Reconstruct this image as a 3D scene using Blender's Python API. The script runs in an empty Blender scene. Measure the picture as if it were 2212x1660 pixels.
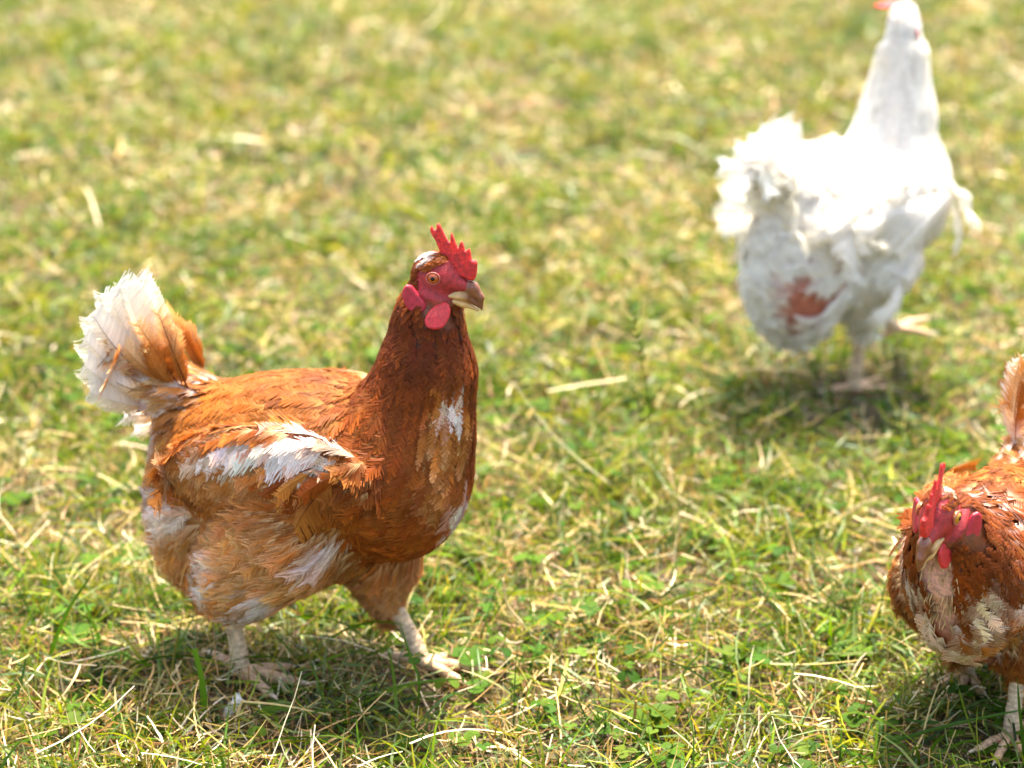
import bpy, math, random
import numpy as np
from mathutils import Matrix, Vector

R = math.radians
SC = bpy.context.scene
COL = SC.collection

# ------------------------------------------------------------------ camera
cam_d = bpy.data.cameras.new('camera')
cam = bpy.data.objects.new('camera', cam_d)
COL.objects.link(cam)
cam.location = (0, 0, 0.93)
cam.rotation_euler = (R(70), 0, 0)
cam_d.sensor_width = 36
cam_d.lens = 36 * 5000 / 2212
cam_d.clip_start = 0.05
cam_d.clip_end = 1000
cam_d.dof.use_dof = True
cam_d.dof.focus_distance = 1.80
cam_d.dof.aperture_fstop = 4.2
cam_d.dof.aperture_blades = 9
SC.camera = cam

# ------------------------------------------------------------------ sky and sun
SUN_EL, SUN_AZ = 71.0, 20.0           # the sun stands behind the hens, a little to the right
wd = bpy.data.worlds.new('World')
SC.world = wd
wd.use_nodes = True
nt = wd.node_tree
sky = nt.nodes.new('ShaderNodeTexSky')
sky.sky_type = 'NISHITA'
sky.sun_disc = False
sky.sun_elevation = R(SUN_EL)
sky.sun_rotation = R(SUN_AZ)
sky.dust_density = 4.0
sky.ozone_density = 0.3
bg = nt.nodes['Background']
bg.inputs['Strength'].default_value = 0.15
nt.links.new(sky.outputs['Color'], bg.inputs['Color'])
sl = bpy.data.lights.new('sun', 'SUN')
sl.energy = 3.9
sl.angle = R(0.5)
sl.color = (1.0, 0.955, 0.885)
sun = bpy.data.objects.new('sun', sl)
COL.objects.link(sun)
sv = Vector((math.sin(R(SUN_AZ)) * math.cos(R(SUN_EL)), math.cos(R(SUN_AZ)) * math.cos(R(SUN_EL)), math.sin(R(SUN_EL))))
sun.rotation_euler = (-sv).to_track_quat('-Z', 'Y').to_euler()
sun.location = sv * 20

SC.view_settings.view_transform = 'Standard'
SC.view_settings.look = 'None'
SC.view_settings.gamma = 1
SC.view_settings.exposure = 2.04
SC.view_settings.use_white_balance = True
SC.view_settings.white_balance_temperature = 6650
SC.view_settings.use_curve_mapping = False
SC.render.engine = 'CYCLES'
SC.cycles.use_denoising = True
SC.cycles.max_bounces = 10
SC.cycles.diffuse_bounces = 5
SC.cycles.transmission_bounces = 6


# ------------------------------------------------------------------ materials
def new_mat(name):
    m = bpy.data.materials.new(name)
    m.use_nodes = True
    t = m.node_tree
    b = t.nodes['Principled BSDF']
    return m, t, b


def attr_color(t):
    a = t.nodes.new('ShaderNodeAttribute')
    a.attribute_name = 'Col'
    return a.outputs['Color']


def thin_mat(name, rough, trans, spec=0.5, tint=(1, 1, 1), noise=0.0, nscale=400):
    """a thin sheet (feather, leaf, blade): gloss and diffuse in front, light let through from behind"""
    m, t, b = new_mat(name)
    c = attr_color(t)
    if noise:
        n = t.nodes.new('ShaderNodeTexNoise')
        n.inputs['Scale'].default_value = nscale
        n.inputs['Detail'].default_value = 3
        tc = t.nodes.new('ShaderNodeTexCoord')
        t.links.new(tc.outputs['Object'], n.inputs['Vector'])
        mr = t.nodes.new('ShaderNodeMapRange')
        mr.inputs['From Min'].default_value = 0.25
        mr.inputs['From Max'].default_value = 0.75
        mr.inputs['To Min'].default_value = 1 - noise
        mr.inputs['To Max'].default_value = 1 + noise
        t.links.new(n.outputs['Fac'], mr.inputs['Value'])
        mx = t.nodes.new('ShaderNodeVectorMath')
        mx.operation = 'SCALE'
        t.links.new(c, mx.inputs[0])
        t.links.new(mr.outputs['Result'], mx.inputs['Scale'])
        c = mx.outputs['Vector']
    t.links.new(c, b.inputs['Base Color'])
    b.inputs['Roughness'].default_value = rough
    b.inputs['Specular IOR Level'].default_value = spec
    tr = t.nodes.new('ShaderNodeBsdfTranslucent')
    mul = t.nodes.new('ShaderNodeVectorMath')
    mul.operation = 'MULTIPLY'
    mul.inputs[1].default_value = tint
    t.links.new(c, mul.inputs[0])
    t.links.new(mul.outputs['Vector'], tr.inputs['Color'])
    mix = t.nodes.new('ShaderNodeMixShader')
    mix.inputs['Fac'].default_value = trans
    t.links.new(b.outputs['BSDF'], mix.inputs[1])
    t.links.new(tr.outputs['BSDF'], mix.inputs[2])
    t.links.new(mix.outputs['Shader'], t.nodes['Material Output'].inputs['Surface'])
    return m


def flesh_mat(name, col, rough=0.45, sss=0.4, bump=0.3, scale=900, radius=(1, .25, .15), use_attr=False, var=0.25):
    m, t, b = new_mat(name)
    tc = t.nodes.new('ShaderNodeTexCoord')
    n = t.nodes.new('ShaderNodeTexNoise')
    n.inputs['Scale'].default_value = scale * 0.25
    n.inputs['Detail'].default_value = 4
    t.links.new(tc.outputs['Object'], n.inputs['Vector'])
    mr = t.nodes.new('ShaderNodeMapRange')
    mr.inputs['From Min'].default_value = 0.3
    mr.inputs['From Max'].default_value = 0.7
    mr.inputs['To Min'].default_value = 1 - var
    mr.inputs['To Max'].default_value = 1 + var
    t.links.new(n.outputs['Fac'], mr.inputs['Value'])
    sc = t.nodes.new('ShaderNodeVectorMath')
    sc.operation = 'SCALE'
    if use_attr:
        t.links.new(attr_color(t), sc.inputs[0])
    else:
        sc.inputs[0].default_value = col
    t.links.new(mr.outputs['Result'], sc.inputs['Scale'])
    t.links.new(sc.outputs['Vector'], b.inputs['Base Color'])
    b.inputs['Roughness'].default_value = rough
    b.inputs['Subsurface Weight'].default_value = sss
    b.inputs['Subsurface Radius'].default_value = radius
    b.inputs['Subsurface Scale'].default_value = 0.004
    v = t.nodes.new('ShaderNodeTexVoronoi')
    v.inputs['Scale'].default_value = scale
    t.links.new(tc.outputs['Object'], v.inputs['Vector'])
    bp = t.nodes.new('ShaderNodeBump')
    bp.inputs['Strength'].default_value = bump
    bp.inputs['Distance'].default_value = 0.0008
    t.links.new(v.outputs['Distance'], bp.inputs['Height'])
    t.links.new(bp.outputs['Normal'], b.inputs['Normal'])
    return m


def plain_mat(name, col, rough=0.5, spec=0.5, coat=0.0):
    m, t, b = new_mat(name)
    b.inputs['Base Color'].default_value = (*col, 1)
    b.inputs['Roughness'].default_value = rough
    b.inputs['Specular IOR Level'].default_value = spec
    b.inputs['Coat Weight'].default_value = coat
    b.inputs['Coat Roughness'].default_value = 0.03
    return m


M_FEATHER = thin_mat('feather', 0.6, 0.32, 0.16, (1.0, 0.8, 0.55))
M_WHITE = thin_mat('white_feather', 0.6, 0.45, 0.2, (1.0, 0.97, 0.9))
M_SKIN = flesh_mat('skin', (0, 0, 0), 0.5, 0.10, 0.6, 900, use_attr=True, var=0.35)
M_COMB = flesh_mat('comb', (0.56, 0.018, 0.012), 0.5, 0.6, 0.8, 1100, var=.4)
M_WATTLE = flesh_mat('wattle', (0.46, 0.014, 0.016), 0.45, 0.5, 0.45, 1100)
M_LOBE = flesh_mat('lobe', (0.40, 0.014, 0.032), 0.45, 0.45, 0.35, 900)
M_BEAK = flesh_mat('beak_horn', (0, 0, 0), 0.32, 0.15, 0.05, 300, use_attr=True, var=0.18)
M_IRIS = plain_mat('iris', (0.36, 0.065, 0.004), 0.2, 0.4, 0.6)
M_IRIS_Y = plain_mat('iris_yellow', (0.45, 0.19, 0.01), 0.2, 0.4, 0.6)
M_PUPIL = plain_mat('pupil', (0.003, 0.002, 0.002), 0.12, 0.35, 0.0)
M_LID = flesh_mat('eyelid_skin', (0.36, 0.10, 0.06), 0.5, 0.3, 0.3, 1200)
M_GRASS = thin_mat('grass_blade', 0.40, 0.42, 0.22, (0.98, 1.0, 0.22), 0.12, 160)
M_STRAW = thin_mat('dry_straw', 0.45, 0.22, 0.3, (1.0, 0.9, 0.6), 0.15, 220)
M_CLOVER = thin_mat('clover_leaf', 0.6, 0.45, 0.12, (1.1, 1.0, 0.3), 0.18, 300)


# ------------------------------------------------------------------ mesh helpers
def make_mesh(name, V, Q, C, mat, parent=None, smooth=False, kind=None):
    """one mesh object from arrays: V (n,3), Q (m,3|4) or list of such, C (n,3) colours"""
    V = np.ascontiguousarray(V, dtype=np.float32).reshape(-1, 3)
    Qs = Q if isinstance(Q, list) else [Q]
    Qs = [np.asarray(q, dtype=np.int32) for q in Qs if len(q)]
    me = bpy.data.meshes.new(name)
    me.vertices.add(len(V))
    me.vertices.foreach_set('co', V.ravel())
    loops = np.concatenate([q.ravel() for q in Qs])
    tot = np.concatenate([np.full(len(q), q.shape[1], np.int32) for q in Qs])
    start = np.concatenate([[0], np.cumsum(tot)[:-1]]).astype(np.int32)
    me.loops.add(len(loops))
    me.loops.foreach_set('vertex_index', loops)
    me.polygons.add(len(tot))
    me.polygons.foreach_set('loop_start', start)
    me.polygons.foreach_set('loop_total', tot)
    if smooth:
        me.polygons.foreach_set('use_smooth', np.ones(len(tot), bool))
    me.update(calc_edges=True)
    if C is not None:
        a = me.color_attributes.new('Col', 'FLOAT_COLOR', 'POINT')
        c4 = np.ones((len(V), 4), np.float32)
        c4[:, :3] = C
        a.data.foreach_set('color', c4.ravel())
    me.materials.append(mat)
    o = bpy.data.objects.new(name, me)
    COL.objects.link(o)
    if parent is not None:
        o.parent = parent
    if kind:
        o['kind'] = kind
    return o


def tag(o, label, cat, group=None):
    o['label'] = label
    o['category'] = cat
    if group:
        o['group'] = group


def empty(name, loc, rz=0, s=1.0):
    o = bpy.data.objects.new(name, None)
    COL.objects.link(o)
    o.location = loc
    o.rotation_euler = (0, 0, rz)
    o.scale = (s, s, s)
    o.empty_display_size = 0.1
    return o


class Acc:
    """collects pieces of one mesh"""
    def __init__(s):
        s.V, s.Q, s.T, s.C, s.n = [], [], [], [], 0

    def add(s, V, F, C):
        V = np.asarray(V, float).reshape(-1, 3)
        F = np.asarray(F, int)
        C = np.broadcast_to(np.asarray(C, float), (len(V), 3))
        s.V.append(V)
        s.C.append(C)
        (s.Q if F.shape[1] == 4 else s.T).append(F + s.n)
        s.n += len(V)

    def build(s, name, mat, parent=None, smooth=False, kind=None):
        F = []
        if s.Q:
            F.append(np.concatenate(s.Q))
        if s.T:
            F.append(np.concatenate(s.T))
        return make_mesh(name, np.concatenate(s.V), F, np.concatenate(s.C), mat, parent, smooth, kind)


def unit(v):
    v = np.asarray(v, float)
    return v / np.maximum(np.linalg.norm(v, axis=-1, keepdims=True), 1e-9)


def tube(pts, rad, sides=8, flat=1.0):
    """a closed tapered tube along pts"""
    P = np.asarray(pts, float)
    n = len(P)
    rad = np.asarray(rad, float)
    T = unit(np.gradient(P, axis=0))
    ref = np.array([0, 1, 0.0]) if abs(T[0, 1]) < 0.8 else np.array([1.0, 0, 0])
    A = unit(np.cross(T, ref))
    B = np.cross(T, A)
    an = np.linspace(0, 2 * np.pi, sides, endpoint=False)
    V = P[:, None] + rad[:, None, None] * (np.cos(an)[None, :, None] * A[:, None] * flat + np.sin(an)[None, :, None] * B[:, None])
    V = np.concatenate([V.reshape(-1, 3), P[:1], P[-1:]])
    i = np.arange(n - 1)[:, None] * sides
    j = np.arange(sides)[None]
    k = (j + 1) % sides
    Q = np.stack([i + j, i + k, i + sides + k, i + sides + j], -1).reshape(-1, 4)
    j = j[0]
    k = k[0]
    a = n * sides
    T3 = np.concatenate([np.stack([k, j, np.full(sides, a)], -1), np.stack([(n - 1) * sides + j, (n - 1) * sides + k, np.full(sides, a + 1)], -1)])
    Tq = np.concatenate([T3, T3[:, 2:3]], 1)
    return V, Q, T3


def smooth_curve(pts, n):
    """Catmull-Rom through pts (m,k), n samples"""
    P = np.asarray(pts, float)
    P = np.concatenate([2 * P[:1] - P[1:2], P, 2 * P[-1:] - P[-2:-1]])
    m = len(P) - 3
    u = np.linspace(0, m - 1e-6, n)
    i = u.astype(int)
    t = (u - i)[:, None]
    a, b, c, d = P[i], P[i + 1], P[i + 2], P[i + 3]
    return 0.5 * (2 * b + (c - a) * t + (2 * a - 5 * b + 4 * c - d) * t ** 2 + (3 * b - a - 3 * c + d) * t ** 3)


def vnoise(P, scale, seed):
    """smooth value noise in [0,1] at P (n,2|3)"""
    P = np.asarray(P, float)
    if P.shape[1] == 2:
        P = np.concatenate([P, np.zeros((len(P), 1))], 1)
    q = P * scale + seed * 17.31
    i = np.floor(q).astype(np.int64)
    f = q - i
    f = f * f * (3 - 2 * f)

    def h(a):
        x = (a[:, 0] * 73856093) ^ (a[:, 1] * 19349663) ^ (a[:, 2] * 83492791) ^ (seed * 2654435)
        x = (x ^ (x >> 13)) * 1274126177
        return ((x ^ (x >> 16)) & 0xFFFF) / 65535.0
    r = 0
    for dx in (0, 1):
        for dy in (0, 1):
            for dz in (0, 1):
                w = (f[:, 0] if dx else 1 - f[:, 0]) * (f[:, 1] if dy else 1 - f[:, 1]) * (f[:, 2] if dz else 1 - f[:, 2])
                r = r + w * h(i + np.array([dx, dy, dz]))
    return r


# ------------------------------------------------------------------ implicit bodies
class Prim:
    def __init__(s, kind, a, b, ra, rb=None, sy=1.0, pitch=0.0, **attr):
        s.kind, s.a, s.b, s.ra, s.rb, s.sy, s.pitch, s.attr = kind, np.array(a, float), None if b is None else np.array(b, float), ra, rb, sy, pitch, attr

    def d(s, P):
        if s.kind == 'e':
            q = P - s.a
            c, n = math.cos(s.pitch), math.sin(s.pitch)
            q = np.stack([q[..., 0] * c + q[..., 2] * n, q[..., 1], -q[..., 0] * n + q[..., 2] * c], -1)
            r = np.array(s.ra)
            k0 = np.linalg.norm(q / r, axis=-1)
            k1 = np.linalg.norm(q / (r * r), axis=-1)
            return k0 * (k0 - 1) / np.maximum(k1, 1e-6)
        ab = s.b - s.a
        t = np.clip(((P - s.a) @ ab) / (ab @ ab), 0, 1)
        q = P - (s.a + t[..., None] * ab)
        if s.sy != 1:
            q = q / np.array([1, s.sy, 1])
        return np.linalg.norm(q, axis=-1) - (s.ra + (s.rb - s.ra) * t)


def E(c, r, pitch=0.0, **k):
    return Prim('e', c, None, r, pitch=pitch, **k)


def K(a, b, ra, rb, sy=1.0, **k):
    return Prim('c', a, b, ra, rb, sy, **k)


class Body:
    KS = 0.0022

    def __init__(s, prims):
        s.p = prims

    def dist(s, P):
        D = np.stack([p.d(P) for p in s.p], 0)
        m = D.min(0)
        return m - s.KS * np.log(np.exp(-(D - m) / s.KS).sum(0))

    def weights(s, P, k=0.008):
        D = np.stack([p.d(P) for p in s.p], -1)
        w = np.exp(-(D - D.min(-1, keepdims=True)) / k)
        return w / w.sum(-1, keepdims=True)

    def normal(s, P, e=0.0015):
        g = np.stack([s.dist(P + np.eye(3)[i] * e) - s.dist(P - np.eye(3)[i] * e) for i in range(3)], -1)
        return unit(g)

    def mesh(s, lo, hi, h):
        """naive surface nets"""
        ax = [np.arange(lo[i], hi[i] + h, h) for i in range(3)]
        nx, ny, nz = map(len, ax)
        D = np.empty((nx, ny, nz), np.float32)
        YZ = np.stack(np.meshgrid(ax[1], ax[2], indexing='ij'), -1)
        for i, x in enumerate(ax[0]):
            D[i] = s.dist(np.concatenate([np.full((ny, nz, 1), x), YZ], -1))
        I = D < 0
        cnt = np.zeros((nx - 1, ny - 1, nz - 1), int)
        for dx in (0, 1):
            for dy in (0, 1):
                for dz in (0, 1):
                    cnt += I[dx:nx - 1 + dx, dy:ny - 1 + dy, dz:nz - 1 + dz]
        act = (cnt > 0) & (cnt < 8)
        idx = -np.ones(act.shape, int)
        cells = np.argwhere(act)
        idx[act] = np.arange(len(cells))
        V = np.array(lo) + (cells + 0.5) * h
        for _ in range(4):
            V = V - s.normal(V) * np.clip(s.dist(V), -h, h)[:, None]
        Q = []
        for a in range(3):
            sl0 = [slice(None)] * 3
            sl1 = [slice(None)] * 3
            sl0[a] = slice(0, -1)
            sl1[a] = slice(1, None)
            A, B = I[tuple(sl0)], I[tuple(sl1)]
            e = np.argwhere(A != B)
            b, c = (a + 1) % 3, (a + 2) % 3
            e = e[(e[:, b] > 0) & (e[:, c] > 0) & (e[:, b] < act.shape[b]) & (e[:, c] < act.shape[c])]
            flip = A[e[:, 0], e[:, 1], e[:, 2]]
            db = np.zeros(3, int)
            db[b] = 1
            dc = np.zeros(3, int)
            dc[c] = 1
            q = np.stack([idx[tuple((e - db - dc).T)], idx[tuple((e - dc).T)], idx[tuple(e.T)], idx[tuple((e - db).T)]], -1)
            q[~flip] = q[~flip][:, ::-1]
            Q.append(q)
        Q = np.concatenate(Q)
        return V, Q[(Q >= 0).all(1)]


# ------------------------------------------------------------------ feathers
def feather_arrays(P, N, T, L, W, H, cb, cm, ct, fl, point, Kb, rng, lift, camber=5.0, jit=0.13):
    """many small feathers at once; every barb is a face of its own.  H (n,3): height of the skin below at 1/3, 2/3, 1 of the length"""
    n = len(P)
    S = np.cross(N, T)
    u = np.linspace(0.10, 0.985, Kb)
    du = (u[1] - u[0])
    u = u[None, :, None]
    side = np.array([-1.0, 1.0])[None, None]
    pt = point[:, None, None]
    fl3 = fl[:, None, None]
    prof = (1 - pt) * np.clip(1 - np.abs((u - 0.52) / 0.56) ** 2.6, 0.02, 1) ** 0.62 + pt * np.clip(np.sin(np.pi * np.clip(u * 0.93 + 0.07, 0, 1) ** 0.72), 0.02, 1) ** 0.85
    r1 = rng.uniform(-1, 1, (n, Kb, 2))
    r2 = rng.uniform(-1, 1, (n, Kb, 2))
    r3 = rng.uniform(-1, 1, (n, Kb, 2))
    Wn, Ln = W[:, None, None], L[:, None, None]
    across = side * prof * Wn * 0.5 * (1 + (0.14 + 0.45 * fl3) * r1)
    along_t = u * Ln + np.abs(across) * (0.95 + 2.2 * fl3) * (1 + 0.3 * r2) + fl3 * 0.14 * Ln * r3
    along_t = np.minimum(along_t, Ln * (1.04 + 0.07 * r2 + 0.2 * fl3 * r1))
    along_r = np.broadcast_to(u * Ln, along_t.shape)
    hd = Ln * du * 0.62 * (1 - 0.25 * fl3)
    ht = Ln * du * (0.30 - 0.16 * fl3) * (0.5 + rng.random((n, Kb, 2)))
    up_t = -camber * across ** 2 * 2 + fl3 * 0.10 * Wn * r3 + 0.0004 * r2

    def height(al):
        x = np.clip(al / Ln, 0, 1.15)
        h1, h2, h3 = H[:, 0, None, None], H[:, 1, None, None], H[:, 2, None, None]
        hh = np.where(x < 1 / 3, h1 * x * 3, np.where(x < 2 / 3, h1 + (h2 - h1) * (x * 3 - 1), h2 + (h3 - h2) * (x * 3 - 2)))
        return hh + lift[:, None, None] * Ln * (x - 0.62 * x * x)

    def pos(al, ac, h):
        return P[:, None, None] + T[:, None, None] * al[..., None] + S[:, None, None] * ac[..., None] + N[:, None, None] * (height(al) + h)[..., None]
    z = np.zeros_like(across)
    tw = 0.25 * hd * r1
    V = np.stack([pos(along_r - hd, z, z - tw * .4), pos(along_r + hd, z, z + tw * .4 + 0.0002), pos(along_t + ht, across, up_t + tw), pos(along_t - ht, across, up_t - tw)], 3)
    xr = np.broadcast_to(u, along_t.shape)
    xt = np.clip(along_t / Ln, 0, 1)

    def shade(x, edge):
        w0 = np.clip((0.46 - x) / 0.26, 0, 1)[..., None]
        w2 = np.clip((x - 0.70) / 0.25, 0, 1)[..., None] * 0.75 * edge
        c = cm[:, None, None] * (1 - w2) + ct[:, None, None] * w2
        return c * (1 - w0) + cb[:, None, None] * w0
    j = 1 + jit * rng.uniform(-1, 1, (n, Kb, 2, 1))
    cr, cc = shade(xr, 0.35) * j, shade(xt, 1.0) * j
    C = np.stack([cr, cr, cc, cc], 3)
    q = np.arange(n * Kb * 2 * 4).reshape(-1, 4)
    return V.reshape(-1, 3), q, C.reshape(-1, 3)


def big_feather(root, tip, nrm, width, c_root, c_mid, c_tip, Kb=44, bend=0.0, curl=0.0, ragged=0.1, angle=0.9, shaft=None, asym=0.0, seed=0, drop=0.0, base=0.12, gaps=0.06, wr=1.0, solid=0.55):
    """one large feather: rachis, and barbs as narrow faces.  bend: sideways bow; curl: bow along the normal"""
    rng = np.random.default_rng(seed + 101)
    root, tip, nrm = np.array(root, float), np.array(tip, float), np.array(nrm, float)
    T = tip - root
    L = np.linalg.norm(T)
    T = T / L
    S = unit(np.cross(nrm, T))
    N = np.cross(T, S)
    u = np.linspace(base, 0.99, Kb)[:, None]
    du = u[1, 0] - u[0, 0]
    side = np.array([-1.0, 1.0])[None]
    prof = np.clip(1 - np.abs((u - 0.56) / 0.60) ** 2.4, 0.015, 1) ** 0.62
    low = vnoise(np.stack([np.repeat(u, 2, 1).ravel() * 9, np.tile([0, 5.0], Kb)], 1), 1.0, seed + 3).reshape(Kb, 2)
    split = np.where(rng.random((Kb, 2)) < gaps, rng.uniform(0.55, 0.9, (Kb, 2)), 1.0)
    ac = side * prof * width * 0.5 * (1 + asym * side) * (1 - ragged * 1.6 * np.clip(low - 0.45, 0, 1) + ragged * 0.22 * rng.uniform(-1, 1, (Kb, 2))) * split
    al = u * L + np.abs(ac) * angle * (1 + 0.3 * (low - 0.5)) + np.abs(ac) * 0.05 * rng.uniform(-1, 1, (Kb, 2))
    al = np.minimum(al, L * (1.03 + ragged * 0.25 * rng.uniform(-1, 1, (Kb, 2))))
    alr = np.repeat(u * L, 2, 1)
    hd = L * du * 0.75
    ht = L * du * 0.62 * rng.uniform(.5, 1.2, (Kb, 2))

    def ctr(a):
        x = a / L
        b = 4 * x * (1 - x)
        return bend * L * b, curl * L * b

    def pos(a, c, h):
        sb, nb = ctr(a)
        return root + T * a[..., None] + S * (c + sb)[..., None] + N * (h + nb)[..., None]
    camb = -2.2 / max(width, 1e-3) * ac ** 2 * 0.35
    dr = np.zeros((Kb, 2, 3))
    dr[..., 2] = -drop * np.abs(ac) * 1.2
    z = np.zeros_like(ac)
    rz = 0.00035 * rng.uniform(-1, 1, (Kb, 2))
    am, acm = alr * 0.5 + al * 0.5 - 0.05 * np.abs(ac), ac * 0.52
    rows = [pos(alr - hd, z, z), pos(alr + hd, z, z + 2e-4), pos(am - ht, acm, camb * .3 + rz) + dr * .35, pos(am + ht, acm, camb * .3 + rz + 2e-4) + dr * .35, pos(al - ht * solid, ac, camb + rz) + dr, pos(al + ht * solid, ac, camb + rz + 2e-4) + dr]
    V = np.stack(rows, 2)
    c_root, c_mid, c_tip = np.array(c_root), np.array(c_mid), np.array(c_tip)

    def shade(x):
        x = np.clip(x, 0, 1)[..., None]
        a = np.clip(x / 0.45, 0, 1)
        b = np.clip((x - 0.5) / 0.45, 0, 1)
        return (c_root * (1 - a) + c_mid * a) * (1 - b) + c_tip * b
    j = 1 + 0.12 * rng.uniform(-1, 1, (Kb, 2, 1))
    C = np.stack([shade(alr / L) * j, shade(alr / L) * j, shade(am / L) * j, shade(am / L) * j, shade(al / L) * j, shade(al / L) * j], 2)
    b0 = np.arange(Kb * 2)[:, None] * 6
    Q = np.concatenate([b0 + np.array([[0, 1, 3, 2]]), b0 + np.array([[2, 3, 5, 4]])])
    acc = Acc()
    acc.add(V.reshape(-1, 3), Q, C.reshape(-1, 3))
    sx = np.linspace(0, 0.96, 12)
    sb, nb = ctr(sx * L)
    line = root + T * (sx * L)[:, None] + S * sb[:, None] + N * (nb + 0.0004)[:, None]
    tv, tq, tt = tube(line, np.linspace(0.0006, 0.00015, 12) * wr, 5)
    sc = np.array(shaft if shaft is not None else c_mid * 0.6)
    acc.add(tv, tq, sc)
    acc.T.append(tt + acc.n - len(tv))
    return acc


def poisson(P, r, rng):
    """greedy thinning of candidates P with own radius r"""
    cell = float(r.max())
    grid = {}
    keep = []
    key = np.floor(P / cell).astype(int)
    for i in rng.permutation(len(P)):
        k = tuple(key[i])
        ok = True
        for dx in (-1, 0, 1):
            for dy in (-1, 0, 1):
                for dz in (-1, 0, 1):
                    for j in grid.get((k[0] + dx, k[1] + dy, k[2] + dz), ()):
                        d = P[i] - P[j]
                        if d[0] * d[0] + d[1] * d[1] + d[2] * d[2] < r[i] * r[i]:
                            ok = False
                            break
                    if not ok:
                        break
                if not ok:
                    break
            if not ok:
                break
        if ok:
            grid.setdefault(k, []).append(i)
            keep.append(i)
    return np.array(keep)


# ------------------------------------------------------------------ hen
WHITE = np.array((0.86, 0.83, 0.76))
CREAM = np.array((0.80, 0.54, 0.26))
TAN = np.array((0.54, 0.205, 0.036))
GOLD = np.array((0.31, 0.090, 0.011))
RUST = np.array((0.215, 0.046, 0.0045))
DARK = np.array((0.10, 0.017, 0.002))
SKIN_RED = np.array((0.31, 0.014, 0.016))
SKIN_PINK = np.array((0.62, 0.33, 0.27))
SHANK = np.array((0.58, 0.41, 0.235))


def rot_y(a):
    c, s = math.cos(a), math.sin(a)
    return np.array([[c, 0, s], [0, 1, 0], [-s, 0, c]])


def rot_z(a):
    c, s = math.cos(a), math.sin(a)
    return np.array([[c, -s, 0], [s, c, 0], [0, 0, 1]])


class Head:
    """head frame: x to the beak, y to the hen's left, z up; millimetres; origin between the eyes"""
    def __init__(s, pos, yaw=0.0, pitch=0.0, roll=0.0, scale=1.0):
        c, n = math.cos(roll), math.sin(roll)
        s.o = np.array(pos, float)
        s.M = rot_z(yaw) @ rot_y(pitch) @ np.array([[1, 0, 0], [0, c, -n], [0, n, c]])
        s.k = scale * 0.001

    def __call__(s, p):
        return s.o + (np.asarray(p, float) * s.k) @ s.M.T

    def dir(s, v):
        return np.asarray(v, float) @ s.M.T

    def inv(s, P):
        return (P - s.o) @ s.M / s.k


def plate(outline, thick, nsub=0, cap=0.5):
    """a rounded blade from an (x,z) outline with half thickness from thick(x,z): a grid-free fan of inset rings"""
    O = smooth_curve(np.concatenate([outline, outline[:1]]), len(outline) * 5)[:-1]
    n = len(O)
    ctr = O.mean(0)
    return O, n, ctr


def blade_mesh(outline, th_fn, rings=5, sub=5):
    """closed solid blade: inset rings towards the medial axis approximated by shrinking along inward normals"""
    O = smooth_curve(np.concatenate([outline, outline[:1]]), len(outline) * sub + 1)[:-1]
    n = len(O)
    T = unit(np.roll(O, -1, 0) - np.roll(O, 1, 0))
    NI = np.stack([-T[:, 1], T[:, 0]], -1)
    area = 0.5 * np.sum(O[:, 0] * np.roll(O[:, 1], -1) - np.roll(O[:, 0], -1) * O[:, 1])
    if area < 0:
        NI = -NI
    th = th_fn(O)
    rows, hs = [], []
    prev = O
    for k in range(rings):
        f = k / (rings - 1)
        if k < rings - 1:
            X = O + NI * (1.6 * f)[..., None] if False else O + NI * 1.5 * f
        else:
            X = O + NI * 1.6
        rows.append(X)
        hs.append(th * math.sin(min(1, f * 1.05) * math.pi / 2))
    return O, rows, hs


def sheet_solid(outline, th, sub=6, step=1.1, ax='xz'):
    """solid from a 2-D outline: a grid of points inside it, thickness rounded off towards the rim.  Returns V (x, y=offset, z), faces"""
    O = smooth_curve(np.concatenate([outline, outline[:1]]), len(outline) * sub + 1)[:-1]
    lo, hi = O.min(0) - step * 2, O.max(0) + step * 2
    xs, zs = np.arange(lo[0], hi[0], step), np.arange(lo[1], hi[1], step)
    G = np.stack(np.meshgrid(xs, zs, indexing='ij'), -1)
    F = G.reshape(-1, 2)
    A, B = O, np.roll(O, -1, 0)
    ab = B - A
    d = np.full(len(F), 1e9)
    inside = np.zeros(len(F), bool)
    for a, v, b in zip(A, ab, B):
        t = np.clip(((F - a) @ v) / max(v @ v, 1e-9), 0, 1)
        d = np.minimum(d, np.linalg.norm(F - a - t[:, None] * v, axis=1))
        cond = (a[1] > F[:, 1]) != (b[1] > F[:, 1])
        with np.errstate(divide='ignore', invalid='ignore'):
            x = a[0] + (F[:, 1] - a[1]) / (b[1] - a[1]) * v[0]
        inside ^= cond & (F[:, 0] < x)
    sd = np.where(inside, d, -d).reshape(len(xs), len(zs))
    # solid = { |y| < th * sqrt(1-(1-sd/w)^2) }, sampled as an implicit volume
    return xs, zs, sd


class Blade(Prim):
    """implicit blade in a local frame: interpolated 2-D distance, thickness th(x,z)"""
    def __init__(s, outline, th, step=0.5):
        s.xs, s.zs, s.sd = sheet_solid(np.array(outline, float), th, 6, step)
        s.th, s.step = th, step

    def d(s, P):
        fx = np.clip((P[..., 0] - s.xs[0]) / s.step, 0, len(s.xs) - 1.001)
        fz = np.clip((P[..., 2] - s.zs[0]) / s.step, 0, len(s.zs) - 1.001)
        i, j = fx.astype(int), fz.astype(int)
        a, b = fx - i, fz - j
        D = s.sd
        sd = D[i, j] * (1 - a) * (1 - b) + D[i + 1, j] * a * (1 - b) + D[i, j + 1] * (1 - a) * b + D[i + 1, j + 1] * a * b
        t = s.th(P) if callable(s.th) else s.th
        ex = np.maximum(t - sd, 0)            # rounded rim of radius t
        return np.sqrt(ex ** 2 + P[..., 1] ** 2) - t


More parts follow.
